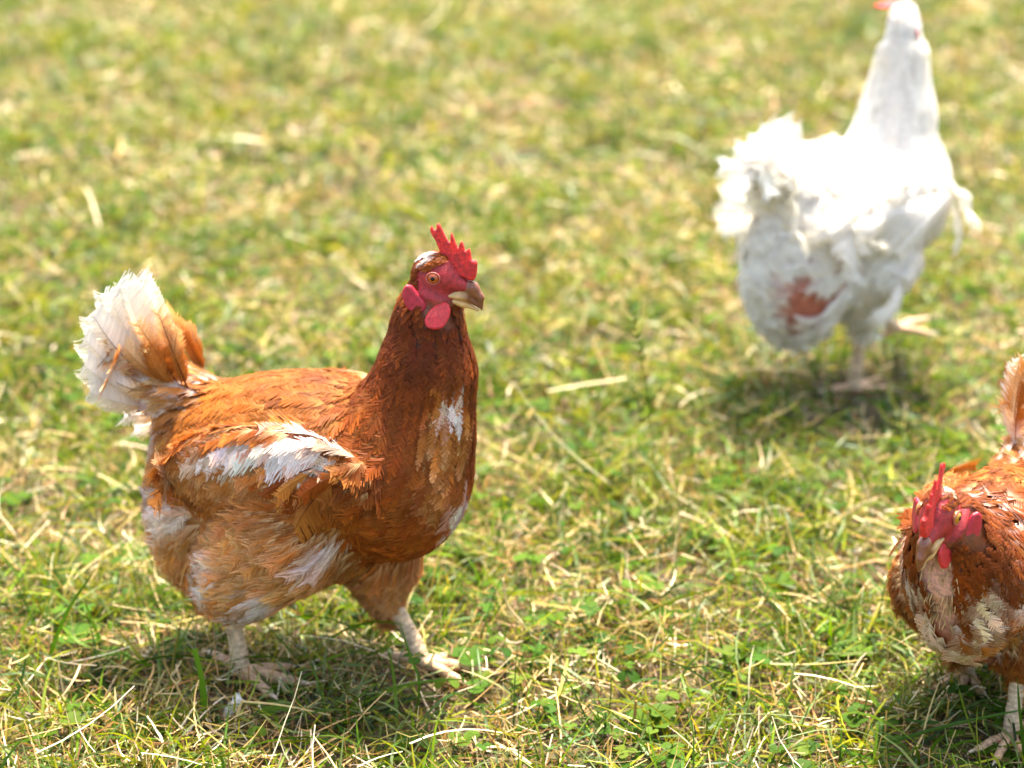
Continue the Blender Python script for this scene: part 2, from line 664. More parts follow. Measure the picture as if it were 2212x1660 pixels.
COMB = [(-8, 36), (-6.4, 39), (-4.5, 36.5), (-2.6, 36.5), (-2.2, 40.5), (-.6, 41.6), (1.2, 39), (5.2, 31.5), (9.2, 27), (9.3, 32), (10.4, 35), (12, 32.5), (14.4, 26.8), (16.4, 23.6), (17.4, 27), (19, 29), (20.4, 26.4), (22, 21.6), (23.6, 22.3), (25.3, 23.8), (26.6, 21), (27.8, 15.6), (30, 14.6), (32, 14.4), (32.8, 11), (32.4, 4), (30.8, -1), (27, -3), (21, -1), (15, 0), (9, 8), (3, 14), (0, 20), (-3, 27), (-6.6, 32)]
WATTLE = [(3, -21), (-1, -26), (-2.6, -32), (0, -37), (6, -39.4), (12, -37), (15, -31), (15.2, -25), (13, -21), (8, -19)]
LOBE = [(-19.5, -5), (-21.8, -9), (-21.2, -17), (-18.5, -23.5), (-13.5, -27.6), (-9.5, -29.4), (-6, -27), (-5, -22), (-8.5, -16), (-12.5, -10), (-15.5, -6)]


def solid_part(name, prims, lo, hi, h, head, mat, parent, ks=0.6, col=None, warp=None):
    b = Body(prims)
    b.KS = ks
    b_norm = b.normal
    b.normal = lambda P: b_norm(P, 0.2)
    V, Q = b.mesh(lo, hi, h)
    C = np.broadcast_to(np.array(col if col is not None else (1, 1, 1), float), V.shape) if not callable(col) else col(V)
    if warp:
        V = warp(V)
    return make_mesh(name, head(V), Q, C, mat, parent, True)


def head_parts(root, hd, iris, rng, gape=1.0, comb_lean=0.0, splay=1.0, flare=1.0):
    # comb
    th = lambda P: np.clip(1.5 + (20 - P[..., 2]) * 0.085, 1.25, 3.4)
    def flop(V):
        # a comb that hangs over to the hen's left
        a = R(82) * np.clip((V[:, 2] - 6) / 8, 0, 1)
        h = np.clip(V[:, 2] - 10, 0, 60)
        return np.stack([V[:, 0], V[:, 1] * np.cos(a) + h * np.sin(a), np.minimum(V[:, 2], 10) + h * np.cos(a) + V[:, 1] * -np.sin(a)], -1)
    warp = flop if comb_lean > 5 else lambda V: V + np.stack([0 * V[:, 0], comb_lean * np.clip(V[:, 2] - 8, 0, 50) * 0.12 + 0.5 * np.sin(V[:, 0] * 0.35), 0 * V[:, 0]], -1)
    solid_part('comb', [Blade(COMB, th, 0.4)], (-12, -5, -6), (36, 5, 44), 0.7, hd, M_COMB, root, 0.4, warp=warp)
    # wattles and ear lobes
    for s in (-1, 1):
        def wp(V, s=s):
            y = s * (4.5 + 6.5 * splay + 9.5 * splay * np.clip((-19 - V[:, 2]) / 18, 0, 1) + 0.42 * splay * (15 - V[:, 0]) * np.clip((-19 - V[:, 2]) / 10, 0, 1)) + V[:, 1]
            return np.stack([V[:, 0] + (1.5 if s > 0 else 0), y, V[:, 2]], -1)
        solid_part('wattle', [Blade(WATTLE, 1.5, 0.4)], (-6, -3, -42), (19, 3, -16), 0.7, hd, M_WATTLE, root, 0.3, warp=wp)

        def lp(V, s=s):
            return np.stack([V[:, 0], s * (9.0 + 6.0 * flare + 0.55 * flare * (-5 - V[:, 0]) + 0.12 * (-V[:, 2] - 10)) + V[:, 1], V[:, 2]], -1)
        solid_part('ear_lobe', [Blade(LOBE, 1.9, 0.4)], (-25, -3, -33), (-2, 3, -1), 0.7, hd, M_LOBE, root, 0.3, warp=lp)
    # beak: upper and lower mandible
    horn, pale, dk = np.array((0.23, 0.082, 0.03)), np.array((0.50, 0.31, 0.11)), np.array((0.12, 0.036, 0.018))

    def upcol(V):
        f = np.clip((V[:, 0] - 19) / 8, 0, 1)[:, None] * np.clip((V[:, 2] + 23 + (V[:, 0] - 24) * 0.5) / 5, 0, 1)[:, None]
        st = vnoise(V * np.array([0.2, 1.0, 1.0]), 0.7, 5)[:, None]
        c = pale * (1 - f) + (horn * st + dk * (1 - st)) * f
        nos = np.clip(1 - np.linalg.norm((V - np.array([24.5, 0, -10.5])) * np.array([0.3, 0, 0.62]), axis=1), 0, 1)[:, None]
        return c * (1 - 0.7 * nos * (np.abs(V[:, 1:2]) > 3))
    up = [K((19, 0, -8), (29, 0, -9), 5.4, 5.0, 0.85), K((29, 0, -9), (35, 0, -16), 5.4, 3.4, 0.85), K((35, 0, -16), (37, 0, -26), 3.3, 0.8, 0.8), K((8, -6.8, -15.5), (24, -3.6, -16.5), 1.3, 2.6), K((8, 6.8, -15.5), (24, 3.6, -16.5), 1.3, 2.6), K((14, 0, -13), (24, 0, -13), 6.0, 5.0, 0.9), K((24, 0, -16.5), (34.5, 0, -22.5), 4.2, 2.2, 0.95)]
    solid_part('upper_beak', up, (2, -10, -32), (42, 10, 0), 0.8, hd, M_BEAK, root, 0.9, col=upcol)
    g = gape
    lo = [K((9, -5.0, -18.5 - .6 * g), (20, -3.2, -21 - 1.6 * g), 1.4, 1.8), K((9, 5.0, -18.5 - .6 * g), (20, 3.2, -21 - 1.6 * g), 1.4, 1.8), K((20, 0, -21 - 1.8 * g), (34, 0, -25.5 - 2.6 * g), 2.8, 1.1, 1.1), K((9, 0, -19 - .6 * g), (22, 0, -22 - 1.7 * g), 3.6, 3.2, 1.5)]
    solid_part('lower_beak', lo, (3, -9, -36), (40, 9, -14), 0.8, hd, M_BEAK, root, 0.8, col=pale * np.array([1.1, 1.08, 1.0]))
    # nostril hoods
    # eyes
    for s in (-1, 1):
        c = np.array([0.0, s * 13.0, 0.0])
        out = unit(np.array([0.16, s, 0.05]))

        def ball(cen, r, fl, seg=18, ring=10):
            th = np.linspace(0, np.pi, ring + 1)
            ph = np.linspace(0, 2 * np.pi, seg, endpoint=False)
            a = unit(np.cross(out, [0, 0, 1]))
            b = np.cross(out, a)
            V = cen + r * (np.cos(th)[:, None, None] * out * fl + np.sin(th)[:, None, None] * (np.cos(ph)[None, :, None] * a + np.sin(ph)[None, :, None] * b))
            V = V.reshape(-1, 3)
            i = np.arange(ring)[:, None] * seg
            j = np.arange(seg)[None]
            return V, np.stack([i + j, i + (j + 1) % seg, i + seg + (j + 1) % seg, i + seg + j], -1).reshape(-1, 4)
        V, Q = ball(c, 4.9, 0.72)
        eye = make_mesh('eye', hd(V), Q, None, iris, root, True)
        V, Q = ball(c + out * 2.6, 2.1, 0.62)
        make_mesh('pupil', hd(V), Q, None, M_PUPIL, eye, True)
        ph = np.linspace(0, 2 * np.pi, 22)
        a = unit(np.cross(out, [0, 0, 1]))
        b = np.cross(out, a)
        ring = c + out * 1.5 + 5.1 * (np.cos(ph)[:, None] * a * 1.08 + np.sin(ph)[:, None] * b * 0.93)
        V, Q, T3 = tube(ring, np.full(22, 0.6), 8)
        make_mesh('eyelid', hd(V), [Q, T3], None, M_LID, eye, True)


def foot(acc, ankle, toe_dirs, heading, lift=0.0, spread=0.0):
    """toes from the ankle ball; toe_dirs: (angle from heading, length)"""
    a = np.array(ankle, float)
    for ang, ln, dz in toe_dirs:
        d = np.array([math.cos(heading + ang), math.sin(heading + ang), 0])
        q = [a, a + d * ln * .22 + [0, 0, .0005 + dz * .2], a + d * ln * .5 + [0, 0, .001 + dz * .5], a + d * ln * .78 + [0, 0, dz * .8], a + d * ln + [0, 0, dz - .001]]
        c = smooth_curve(q, 15)
        rr = np.interp(np.linspace(0, 1, 15), [0, .2, .35, .5, .66, .85, 1], [.0062, .0053, .0043, .0049, .0039, .0042, .0028])
        V, Q, T3 = tube(c, rr, 10)
        acc.add(V, Q, SHANK * np.array([0.95, 0.82, 0.74]))
        acc.T.append(T3 + acc.n - len(V))
        cl = smooth_curve([c[-1] - d * .002, c[-1] + d * .006 + [0, 0, .0005], c[-1] + d * .012 - [0, 0, .003]], 8)
        V, Q, T3 = tube(cl, np.linspace(.0024, .0004, 8), 8)
        acc.add(V, Q, (0.62, 0.48, 0.32))
        acc.T.append(T3 + acc.n - len(V))


def shank(acc, knee, ankle, r0=.0095, r1=.0072):
    k, a = np.array(knee, float), np.array(ankle, float)
    nr = 61
    c = np.linspace(0, 1, nr)[:, None]
    bow = np.array([0.004, 0, 0])
    P = k * (1 - c) + a * c + bow * np.sin(c * np.pi)
    saw = (np.linspace(0, 1, nr) * 15) % 1
    rr = np.interp(np.linspace(0, 1, nr), [0, .15, .5, .85, 1], [r0 * 1.15, r0, r1, r1 * 1.1, r1 * 1.15]) * (.965 + .07 * saw)
    V, Q, T3 = tube(P, rr, 14)
    cs = SHANK * (.72 + .34 * np.concatenate([np.repeat(saw, 14), [1, 1]])[:, None]) * (.8 + .4 * vnoise(V, 160, 4)[:, None])
    acc.add(V, Q, cs)
    acc.T.append(T3 + acc.n - len(V))


def make_hen(spec):
    rng = np.random.default_rng(spec['seed'])
    root = empty('hen', spec['loc'], R(spec['yaw']), spec['scale'])
    tag(root, spec['label'], 'hen', 'hens on the lawn')
    hd = spec['head']
    prims = spec['prims'](hd)
    body = Body(prims)
    lo = np.array(spec['lo'])
    hi = np.array(spec['hi'])
    V, Q = body.mesh(lo, hi, spec['h'])
    # skin colours: head red, elsewhere the pale down below the feathers
    W = body.weights(V, 0.003)
    C = np.zeros_like(V)
    for i, p in enumerate(prims):
        C += W[:, i:i + 1] * p.attr.get('skin', spec['under'].get(p.attr.get('col'), spec['down']))
    hp = hd.inv(V)
    hm = np.clip(1 - np.linalg.norm(hp / np.array([40, 26, 34]), axis=1), 0, 1)
    nz = vnoise(hp, 0.25, 3)[:, None]
    red = np.clip((hm - 0.05) / 0.15, 0, 1)[:, None]
    low = np.clip((-hp[:, 2] - 17) / 5, 0, 1)[:, None]
    if not spec['under']:
        low = np.maximum(low, np.clip((4 - hp[:, 0:1]) / 6, 0, 1))
    C = C * (1 - red) + lerp(SKIN_RED * (0.75 + 0.5 * nz), RUST * (.5 + .7 * nz) if spec['under'] else WHITE * .8, low) * red
    for (c, r, col) in spec.get('skin_patch', ()):
        w = np.clip(1.6 - 1.6 * np.linalg.norm((V - np.array(c)) / np.array(r), axis=1), 0, 1)[:, None]
        C = C * (1 - w) + np.array(col) * w
    acc = Acc()
    acc.add(V - body.normal(V) * (.0045 * (1 - red)), Q, C)
    spec['legs'](acc)
    acc.build('body', M_SKIN, root, True)
    head_parts(root, hd, spec['iris'], rng, spec.get('gape', 0.6), spec.get('lean', 0.3), spec.get('splay', 1.0), spec.get('flare', 1.0))
    # plumage
    A, B, Cc, D = V[Q[:, 0]], V[Q[:, 1]], V[Q[:, 2]], V[Q[:, 3]]
    ar = np.linalg.norm(np.cross(Cc - A, D - B), axis=1)
    nc = spec.get('cand', 26000)
    f = rng.choice(len(Q), nc, p=ar / ar.sum())
    a, b = rng.random((2, nc, 1))
    P = (A[f] * (1 - a) + B[f] * a) * (1 - b) + (D[f] * (1 - a) + Cc[f] * a) * b
    W = body.weights(P, 0.010)

    def attr(name, dflt):
        arr = np.array([np.broadcast_to(np.asarray(p.attr.get(name, dflt), float), np.shape(dflt)) for p in prims])
        return W @ arr
    L, Wd, fl, pt, lf = attr('L', .028), attr('W', .014), attr('fl', 0.), attr('pt', 0.), attr('lift', .12)
    keepw = attr('keep', 1.0)
    hp = hd.inv(P)
    # small hair-like feathers on the head, none on the face
    near_head = np.clip(1.25 - np.linalg.norm(hp / np.array([40, 30, 36]), axis=1), 0, 1)
    L = L * (1 - 0.50 * np.clip(near_head * 2.2, 0, 1))
    Wd = Wd * (1 - 0.45 * np.clip(near_head * 2.2, 0, 1))
    wz = (hp[:, 0] > -9) & (hp[:, 2] > -40) & (hp[:, 2] < -12)
    L, Wd = np.where(wz, .010, L), np.where(wz, .0042, Wd)
    face = spec['face'](hp) | (wz & spec.get('wclear', True) & (np.abs(hp[:, 1]) > 6) & (hp[:, 0] > -5) & (hp[:, 2] > -37))
    for (c, r) in spec.get('bare', ()):
        face |= np.linalg.norm((P - np.array(c)) / np.array(r), axis=1) < 1 + 0.35 * (vnoise(P, 90, 8) - 0.5)
    ok = ~face & (rng.random(nc) < keepw)
    P, W, L, Wd, fl, pt, lf = P[ok], W[ok], L[ok], Wd[ok], fl[ok], pt[ok], lf[ok]
    sp = spec.get('space', 0.33) * np.sqrt(L * Wd) * (W @ np.array([p.attr.get('sp', 1.0) for p in prims]))
    kp = poisson(P, sp, rng)
    P, W, L, Wd, fl, pt, lf = P[kp], W[kp], L[kp], Wd[kp], fl[kp], pt[kp], lf[kp]
    n = len(P)
    N = body.normal(P)
    dirs = np.array([unit(p.attr.get('dir', (-1, 0, -.2))) for p in prims])
    T = W @ dirs
    hp = hd.inv(P)
    hw = np.clip(1.2 - np.linalg.norm(hp / np.array([34, 26, 30]), axis=1), 0, 1)[:, None]
    T = T * (1 - hw) + hd.dir((-1, 0, -.6)) * hw
    jitv = rng.normal(0, 1, (n, 3)) * (W @ np.array([p.attr.get('mess', spec.get('mess', 0.16)) for p in prims]))[:, None]
    T = unit(T + jitv)
    T = unit(T - N * (T * N).sum(1, keepdims=True))
    L = L * rng.uniform(.8, 1.2, n)
    Wd = Wd * rng.uniform(.8, 1.2, n)
    lf = lf * rng.uniform(.5, 1.6, n) + .12 * hw[:, 0]
    H = np.stack([-body.dist(P + T * (L * x)[:, None]) for x in (1 / 3, 2 / 3, 1.0)], 1)
    H = np.maximum(H, -L[:, None] * np.array([[.25, .5, .7]]))
    cm, ct, cb = spec['colors'](P, W, prims, hd, rng)
    Pr = P - N * (.001 - .0018 * np.clip(hw * 3, 0, 1))
    names = np.array([p.attr.get('tract', 'body_feathers') for p in prims])
    main = names[W.argmax(1)]
    for tr in sorted(set(names)):
        k = main == tr
        if k.sum() < 3:
            continue
        Kb = spec.get('K', {}).get(tr, 19)
        v, q, c = feather_arrays(Pr[k], N[k], T[k], L[k], Wd[k], H[k], cb[k], cm[k], ct[k], fl[k], pt[k], Kb, rng, lf[k])
        make_mesh(tr, v, q, c, spec['fmat'], root, False, 'stuff')
    for args in spec['big'](rng):
        nm = args.pop('name')
        mt = args.pop('mat', spec['fmat'])
        big_feather(**args).build(nm, mt, root)
    return root


def lerp(a, b, w):
    return a * (1 - w) + b * w


# ---- shared body plan (metres, hen frame: x forward, y left, z up)
def trunk(neck, hd, rthigh, lthigh, dz=0.0, wing_dir=(-.75, 0, -.45), slim=1.0, breast=None, rump=1.0):
    up = np.array([0, 0, -dz])
    v = lambda *p: np.array(p) + up
    pr = [
        E(v(-.020, 0, .198), (.132, .080 * slim, .076), pitch=.10, dir=(-1, 0, -.22), L=.032, W=.017, lift=.10, tract='back_feathers', col='back'),
        E(v(.072, 0, .205), (.064, .068 * slim, .082), dir=(-.55, 0, -.85), tract='breast_feathers', col='breast', **(breast or dict(L=.026, W=.0165, lift=.07))),
        E(v(-.095, 0, .150), (.062 * rump, .064 * rump, .085), dir=(-.55, 0, -.75), L=.038, W=.012, lift=.16, fl=.9, sp=.8, tract='fluff', col='fluff'),
        E(v(-.008, 0, .148), (.078, .062 * slim, .058), pitch=.12, dir=(-.7, 0, -.5), L=.030, W=.012, lift=.12, fl=.75, sp=.8, tract='fluff', col='belly'),
        K(v(-.115, 0, .235), v(-.155, 0, .268), .034, .020, dir=(-.8, 0, .55), L=.040, W=.018, lift=.14, fl=.45, tract='tail_coverts', col='tailbase'),
    ]
    for s in (-1, 1):
        pr.append(E(v(-.012, s * .072 * slim, .212), (.092, .020, .045), pitch=.05, dir=wing_dir, L=.034, W=.016, lift=.07, fl=.3, mess=.10, tract='wing_coverts', col='wing'))
    for (a, b, c, ra, rb, rc), s in ((rthigh, -1), (lthigh, 1)):
        pr.append(K(v(*a), v(*b), ra + .005, rb + .004, dir=unit(np.array(b) - np.array(a)) + np.array([-.45, 0, 0]), L=.034, W=.011, lift=.12, fl=.85, mess=.12, sp=.8, tract='thigh_feathers', col='thigh'))
        pr.append(K(v(*b), v(*c), rb + .004, rc + .002, dir=unit(np.array(c) - np.array(b)), L=.020, W=.012, lift=.08, fl=.6, tract='thigh_feathers', col='knee'))
    for i in range(len(neck) - 1):
        (a, ra), (b, rb) = neck[i], neck[i + 1]
        d = unit(np.array(a) - np.array(b))
        pr.append(K(a, b, ra + .003, rb + .002, (1, .95, .85, .8, .8)[i], dir=d, L=.042 - .005 * i, W=.0095 - .0009 * i, lift=.05, pt=.8, mess=.07, tract='hackle', col='neck'))
    k = hd.k * 1000
    hp = dict(L=.020, W=.007, lift=.04, pt=.5, tract='head_feathers', col='head', skin=SKIN_RED, dir=hd.dir((-1, 0, -.5)))
    pr += [
        E(hd((-2, 0, 0)), tuple(np.array((18.5, 12.6, 17)) * .001 * k), pitch=0, **hp),
        K(hd((6, 0, -3)), hd((22, 0, -8)), .0110 * k, .0058 * k, **hp),
        K(hd((-4, 0, -14)), hd((15, 0, -19)), .0095 * k, .0035 * k, **hp),
    ]
    return pr


def face_mask(hp):
    """bare red face: cheeks, round the eye, up to the comb; crown and nape are feathered"""
    x, y, z = hp[:, 0], np.abs(hp[:, 1]), hp[:, 2]
    inhead = (np.linalg.norm(hp / np.array([34, 24, 30]), axis=1) < 1.15)
    crown = (z > 9.5 + np.clip(x, -20, 20) * 0.25) & (x < 12)
    nape = x < -13.5 + 0.25 * np.clip(-z, 0, 30)
    thr = z < -21 - 0.1 * x
    return inhead & ~crown & ~nape & ~thr


# ------------------------------------------------------------------ ground
def build_ground():
    m, t, b = new_mat('soil')
    tc = t.nodes.new('ShaderNodeTexCoord')
    n1 = t.nodes.new('ShaderNodeTexNoise')
    n1.inputs['Scale'].default_value = 60
    n1.inputs['Detail'].default_value = 8
    n2 = t.nodes.new('ShaderNodeTexNoise')
    n2.inputs['Scale'].default_value = 3.5
    n2.inputs['Detail'].default_value = 5
    for n in (n1, n2):
        t.links.new(tc.outputs['Object'], n.inputs['Vector'])
    r1 = t.nodes.new('ShaderNodeValToRGB')
    r1.color_ramp.elements[0].color = (.030, .017, .007, 1)
    r1.color_ramp.elements[1].color = (.12, .075, .03, 1)
    r1.color_ramp.elements[0].position = .3
    r1.color_ramp.elements[1].position = .75
    r2 = t.nodes.new('ShaderNodeValToRGB')
    r2.color_ramp.elements[0].color = (.04, .055, .01, 1)
    r2.color_ramp.elements[1].color = (.12, .095, .03, 1)
    t.links.new(n1.outputs['Fac'], r1.inputs['Fac'])
    t.links.new(n2.outputs['Fac'], r2.inputs['Fac'])
    mx = t.nodes.new('ShaderNodeMix')
    mx.data_type = 'RGBA'
    mx.inputs[0].default_value = .45
    t.links.new(r1.outputs['Color'], mx.inputs[6])
    t.links.new(r2.outputs['Color'], mx.inputs[7])
    t.links.new(mx.outputs[2], b.inputs['Base Color'])
    b.inputs['Roughness'].default_value = .95
    bp = t.nodes.new('ShaderNodeBump')
    bp.inputs['Distance'].default_value = .01
    bp.inputs['Strength'].default_value = .8
    t.links.new(n1.outputs['Fac'], bp.inputs['Height'])
    t.links.new(bp.outputs['Normal'], b.inputs['Normal'])
    g = make_mesh('ground', np.array([(-300, -300, 0), (300, -300, 0), (300, 300, 0), (-300, 300, 0)]), np.array([[0, 1, 2, 3]]), None, m)
    g['kind'] = 'structure'


build_ground()


def ribbons(root, head, L, W, th0, dth, segs, cA, cB, rng, tip=0.08, twist=0.0, base=1.0, sway=0.0, fold=None):
    """many blades: start elevation th0 (radians above the ground), bending by dth over the length"""
    n = len(root)
    s = np.linspace(0, 1, segs + 1)
    th = th0[:, None] + dth[:, None] * (s[:-1] + .5 / segs)[None]
    hd_ = head[:, None] + sway * rng.normal(0, 1, (n, 1)) * s[None, :-1]
    if fold is not None:
        th = th + fold[:, None] * (s[None, :-1] > rng.uniform(.35, .65, (n, 1)))
    st = (L / segs)[:, None]
    dx = np.cumsum(np.cos(th) * np.cos(hd_) * st, 1)
    dy = np.cumsum(np.cos(th) * np.sin(hd_) * st, 1)
    dz = np.cumsum(np.sin(th) * st, 1)
    z0 = np.zeros((n, 1))
    ctr = root[:, None] + np.stack([np.concatenate([z0, dx], 1), np.concatenate([z0, dy], 1), np.concatenate([z0, dz], 1)], -1)
    ctr[..., 2] = np.maximum(ctr[..., 2], .0015 + .002 * rng.random((n, 1)))
    ph = head + np.pi / 2
    rl = rng.uniform(-1, 1, n)[:, None] * (0.9 + twist * s[None])
    sx = np.stack([np.cos(ph)[:, None] * np.cos(rl), np.sin(ph)[:, None] * np.cos(rl), np.sin(rl)], -1)
    w = W[:, None] * 0.5 * np.interp(s, [0, .25, .7, 1], [base * .8, 1, .72, tip])[None]
    V = np.stack([ctr - sx * w[..., None], ctr + sx * w[..., None]], 2)
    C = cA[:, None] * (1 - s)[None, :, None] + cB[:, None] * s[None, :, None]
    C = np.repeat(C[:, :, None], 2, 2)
    k = np.arange(n)[:, None] * (segs + 1) * 2 + np.arange(segs)[None] * 2
    Q = np.stack([k, k + 1, k + 3, k + 2], -1).reshape(-1, 4)
    return V.reshape(-1, 3), Q, C.reshape(-1, 3)


FEET = ((-.211, 1.783), (-.057, 1.800), (.398, 1.678), (.423, 2.539))


def off_feet(P, rng, p=.8):
    # the hens have trodden the grass flat where they stand
    k = np.zeros(len(P), bool)
    for fx, fy in FEET:
        k |= (np.abs(P[:, 0] - fx) / .05) ** 2 + ((P[:, 1] - fy + .03) / .06) ** 2 < 1
    return P[~k | (rng.random(len(P)) > p)]


def scatter(rng, dens_near, y0, y1):
    """uniform points on the lawn between two distances, inside the widened field of view"""
    w1 = .25 * y1 + .40
    n = int((y1 - y0) * 2 * w1 * dens_near)
    P = np.stack([rng.uniform(-w1, w1, n), rng.uniform(y0, y1, n), np.zeros(n)], 1)
    return P[np.abs(P[:, 0]) < .25 * P[:, 1] + .40]


G_GREEN = np.array([(.055, .115, .002), (.10, .165, .002), (.155, .185, .003), (.022, .055, .002), (.24, .235, .010), (.16, .20, .06), (.038, .09, .003)])
G_STRAW = np.array([(.46, .28, .085), (.58, .40, .16), (.30, .15, .035), (.78, .64, .40), (.15, .065, .014), (.44, .32, .09), (.70, .52, .26)])


def pick(pal, n, rng, j=.18):
    i = rng.integers(0, len(pal), n)
    return pal[i] * (1 + j * rng.uniform(-1, 1, (n, 1))) * (1 + .06 * rng.uniform(-1, 1, (n, 3)))


def build_grass():
    rng = np.random.default_rng(11)
    A, S = Acc(), Acc()
    zones = [(1.35, 2.35, 1.35, .92, 5), (2.35, 3.4, .72, 1.25, 4), (3.4, 5.0, .42, 1.6, 3), (5.0, 7.0, .20, 2.1, 3)]
    for (y0, y1, dm, ws, sg) in zones:
        # upright and leaning green blades
        P = scatter(rng, 13000 * dm, y0, y1)
        g = vnoise(P[:, :2], 7, 4) * .5 + vnoise(P[:, :2], 19, 9) * .5
        P = off_feet(P[rng.random(len(P)) < np.clip(.5 + 3.4 * (g - .50), .06, 1)], rng)
        n = len(P)
        L = rng.gamma(5, .0075, n) + .012
        L = np.minimum(L, .085)
        W = rng.uniform(.0014, .0034, n) * ws
        th0 = rng.uniform(.35, 1.45, n)
        dth = -rng.gamma(2.2, .45, n) * (L / .04)
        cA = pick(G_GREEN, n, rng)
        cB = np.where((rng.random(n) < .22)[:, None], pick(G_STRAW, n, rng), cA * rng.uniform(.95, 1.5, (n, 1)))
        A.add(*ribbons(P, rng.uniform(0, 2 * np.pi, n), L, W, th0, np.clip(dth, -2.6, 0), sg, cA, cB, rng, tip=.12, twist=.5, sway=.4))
        # tufts: blades springing from one crown
        T = off_feet(scatter(rng, 190 * dm, y0, y1), rng)
        k = rng.integers(9, 22, len(T))
        P = np.repeat(T, k, 0) + rng.normal(0, .007, (k.sum(), 3)) * np.array([1, 1, 0])
        n = len(P)
        dn = np.repeat(rng.uniform(.55, 1.15, len(T)), k)[:, None]
        out = np.arctan2(P[:, 1] - np.repeat(T, k, 0)[:, 1], P[:, 0] - np.repeat(T, k, 0)[:, 0]) + rng.normal(0, .5, n)
        cA = G_GREEN[np.repeat(rng.integers(0, len(G_GREEN), len(T)), k)] * dn
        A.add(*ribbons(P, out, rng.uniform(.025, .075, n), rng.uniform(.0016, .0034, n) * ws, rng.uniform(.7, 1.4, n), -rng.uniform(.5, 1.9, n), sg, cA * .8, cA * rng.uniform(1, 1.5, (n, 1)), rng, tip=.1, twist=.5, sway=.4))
        # long blades lying over in arches
        P = off_feet(scatter(rng, 800 * dm, y0, y1), rng)
        n = len(P)
        L = rng.uniform(.06, .15, n)
        W = rng.uniform(.0018, .0036, n) * ws
        cA = pick(G_GREEN, n, rng)
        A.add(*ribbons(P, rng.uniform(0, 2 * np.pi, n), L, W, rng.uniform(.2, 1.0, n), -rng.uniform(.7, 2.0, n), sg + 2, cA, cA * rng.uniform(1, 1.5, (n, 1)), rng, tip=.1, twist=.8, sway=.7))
        # green clippings lying about
        P = scatter(rng, 3000 * dm, y0, y1)
        n = len(P)
        P[:, 2] = rng.uniform(.004, .024, n)
        cA = pick(G_GREEN, n, rng) * rng.uniform(.9, 1.6, (n, 1))
        A.add(*ribbons(P, rng.uniform(0, 2 * np.pi, n), rng.uniform(.012, .05, n), rng.uniform(.0016, .0036, n) * ws, rng.normal(0, .3, n), rng.normal(0, .6, n), 3, cA, cA * 1.1, rng, tip=.5, twist=.6))
        # dry straw: lying stems and clippings
        P = scatter(rng, 13500 * dm, y0, y1)
        g = vnoise(P[:, :2], 6, 21) * .5 + vnoise(P[:, :2], 17, 23) * .5
        P = P[rng.random(len(P)) < np.clip(.45 + 3.0 * (g - .5), .08, 1)]
        n = len(P)
        P[:, 2] = rng.gamma(1.6, .006, n)
        cA = pick(G_STRAW, n, rng)
        S.add(*ribbons(P, rng.uniform(0, 2 * np.pi, n), rng.gamma(3, .0095, n) + .008, rng.uniform(.0007, .0022, n) * ws, rng.normal(0, .28, n), rng.normal(0, .55, n), 4, cA, cA * rng.uniform(.85, 1.2, (n, 1)), rng, tip=.6, twist=.5, sway=.5, fold=np.where(rng.random(n) < .2, rng.normal(0, .9, n), 0)))
        P = off_feet(scatter(rng, 60 * dm, y0, y1), rng)
        n = len(P)
        P[:, 2] = rng.uniform(.008, .03, n)
        cA = pick(G_STRAW[[0, 1, 3, 5]], n, rng)
        S.add(*ribbons(P, rng.uniform(0, 2 * np.pi, n), rng.uniform(.05, .13, n), rng.uniform(.0014, .0030, n) * ws, rng.normal(.1, .2, n), rng.normal(-.2, .35, n), 5, cA, cA * 1.1, rng, tip=.6, twist=.4, sway=.3, fold=np.where(rng.random(n) < .3, rng.normal(0, .8, n), 0)))
        # cut stubble: short upright dry stems
        P = off_feet(scatter(rng, 2600 * dm, y0, y1), rng)
        n = len(P)
        cA = pick(G_STRAW, n, rng) * .85
        S.add(*ribbons(P, rng.uniform(0, 2 * np.pi, n), rng.uniform(.012, .042, n), rng.uniform(.0009, .0020, n) * ws, rng.uniform(.7, 1.6, n), rng.normal(0, .3, n), 3, cA, cA * 1.25, rng, tip=.75, twist=.3))
        # thatch: short brown bits on the soil
        P = scatter(rng, 7000 * dm, y0, y1)
        n = len(P)
        P[:, 2] = rng.uniform(.001, .008, n)
        cA = pick(np.array([(.13, .07, .02), (.22, .12, .04), (.075, .042, .014), (.10, .09, .02)]), n, rng)
        S.add(*ribbons(P, rng.uniform(0, 2 * np.pi, n), rng.uniform(.010, .04, n), rng.uniform(.001, .003, n) * ws, rng.normal(0, .2, n), rng.normal(0, .3, n), 2, cA, cA, rng, tip=.6))
    g = A.build('grass', M_GRASS, None, False, 'stuff')
    g['label'] = 'short sunlit green lawn grass with loose clippings'
    g['category'] = 'grass'
    s = S.build('dry_grass', M_STRAW, None, False, 'stuff')
    s['label'] = 'pale dry straw and cut stubble lying through the lawn'
    s['category'] = 'dry grass'


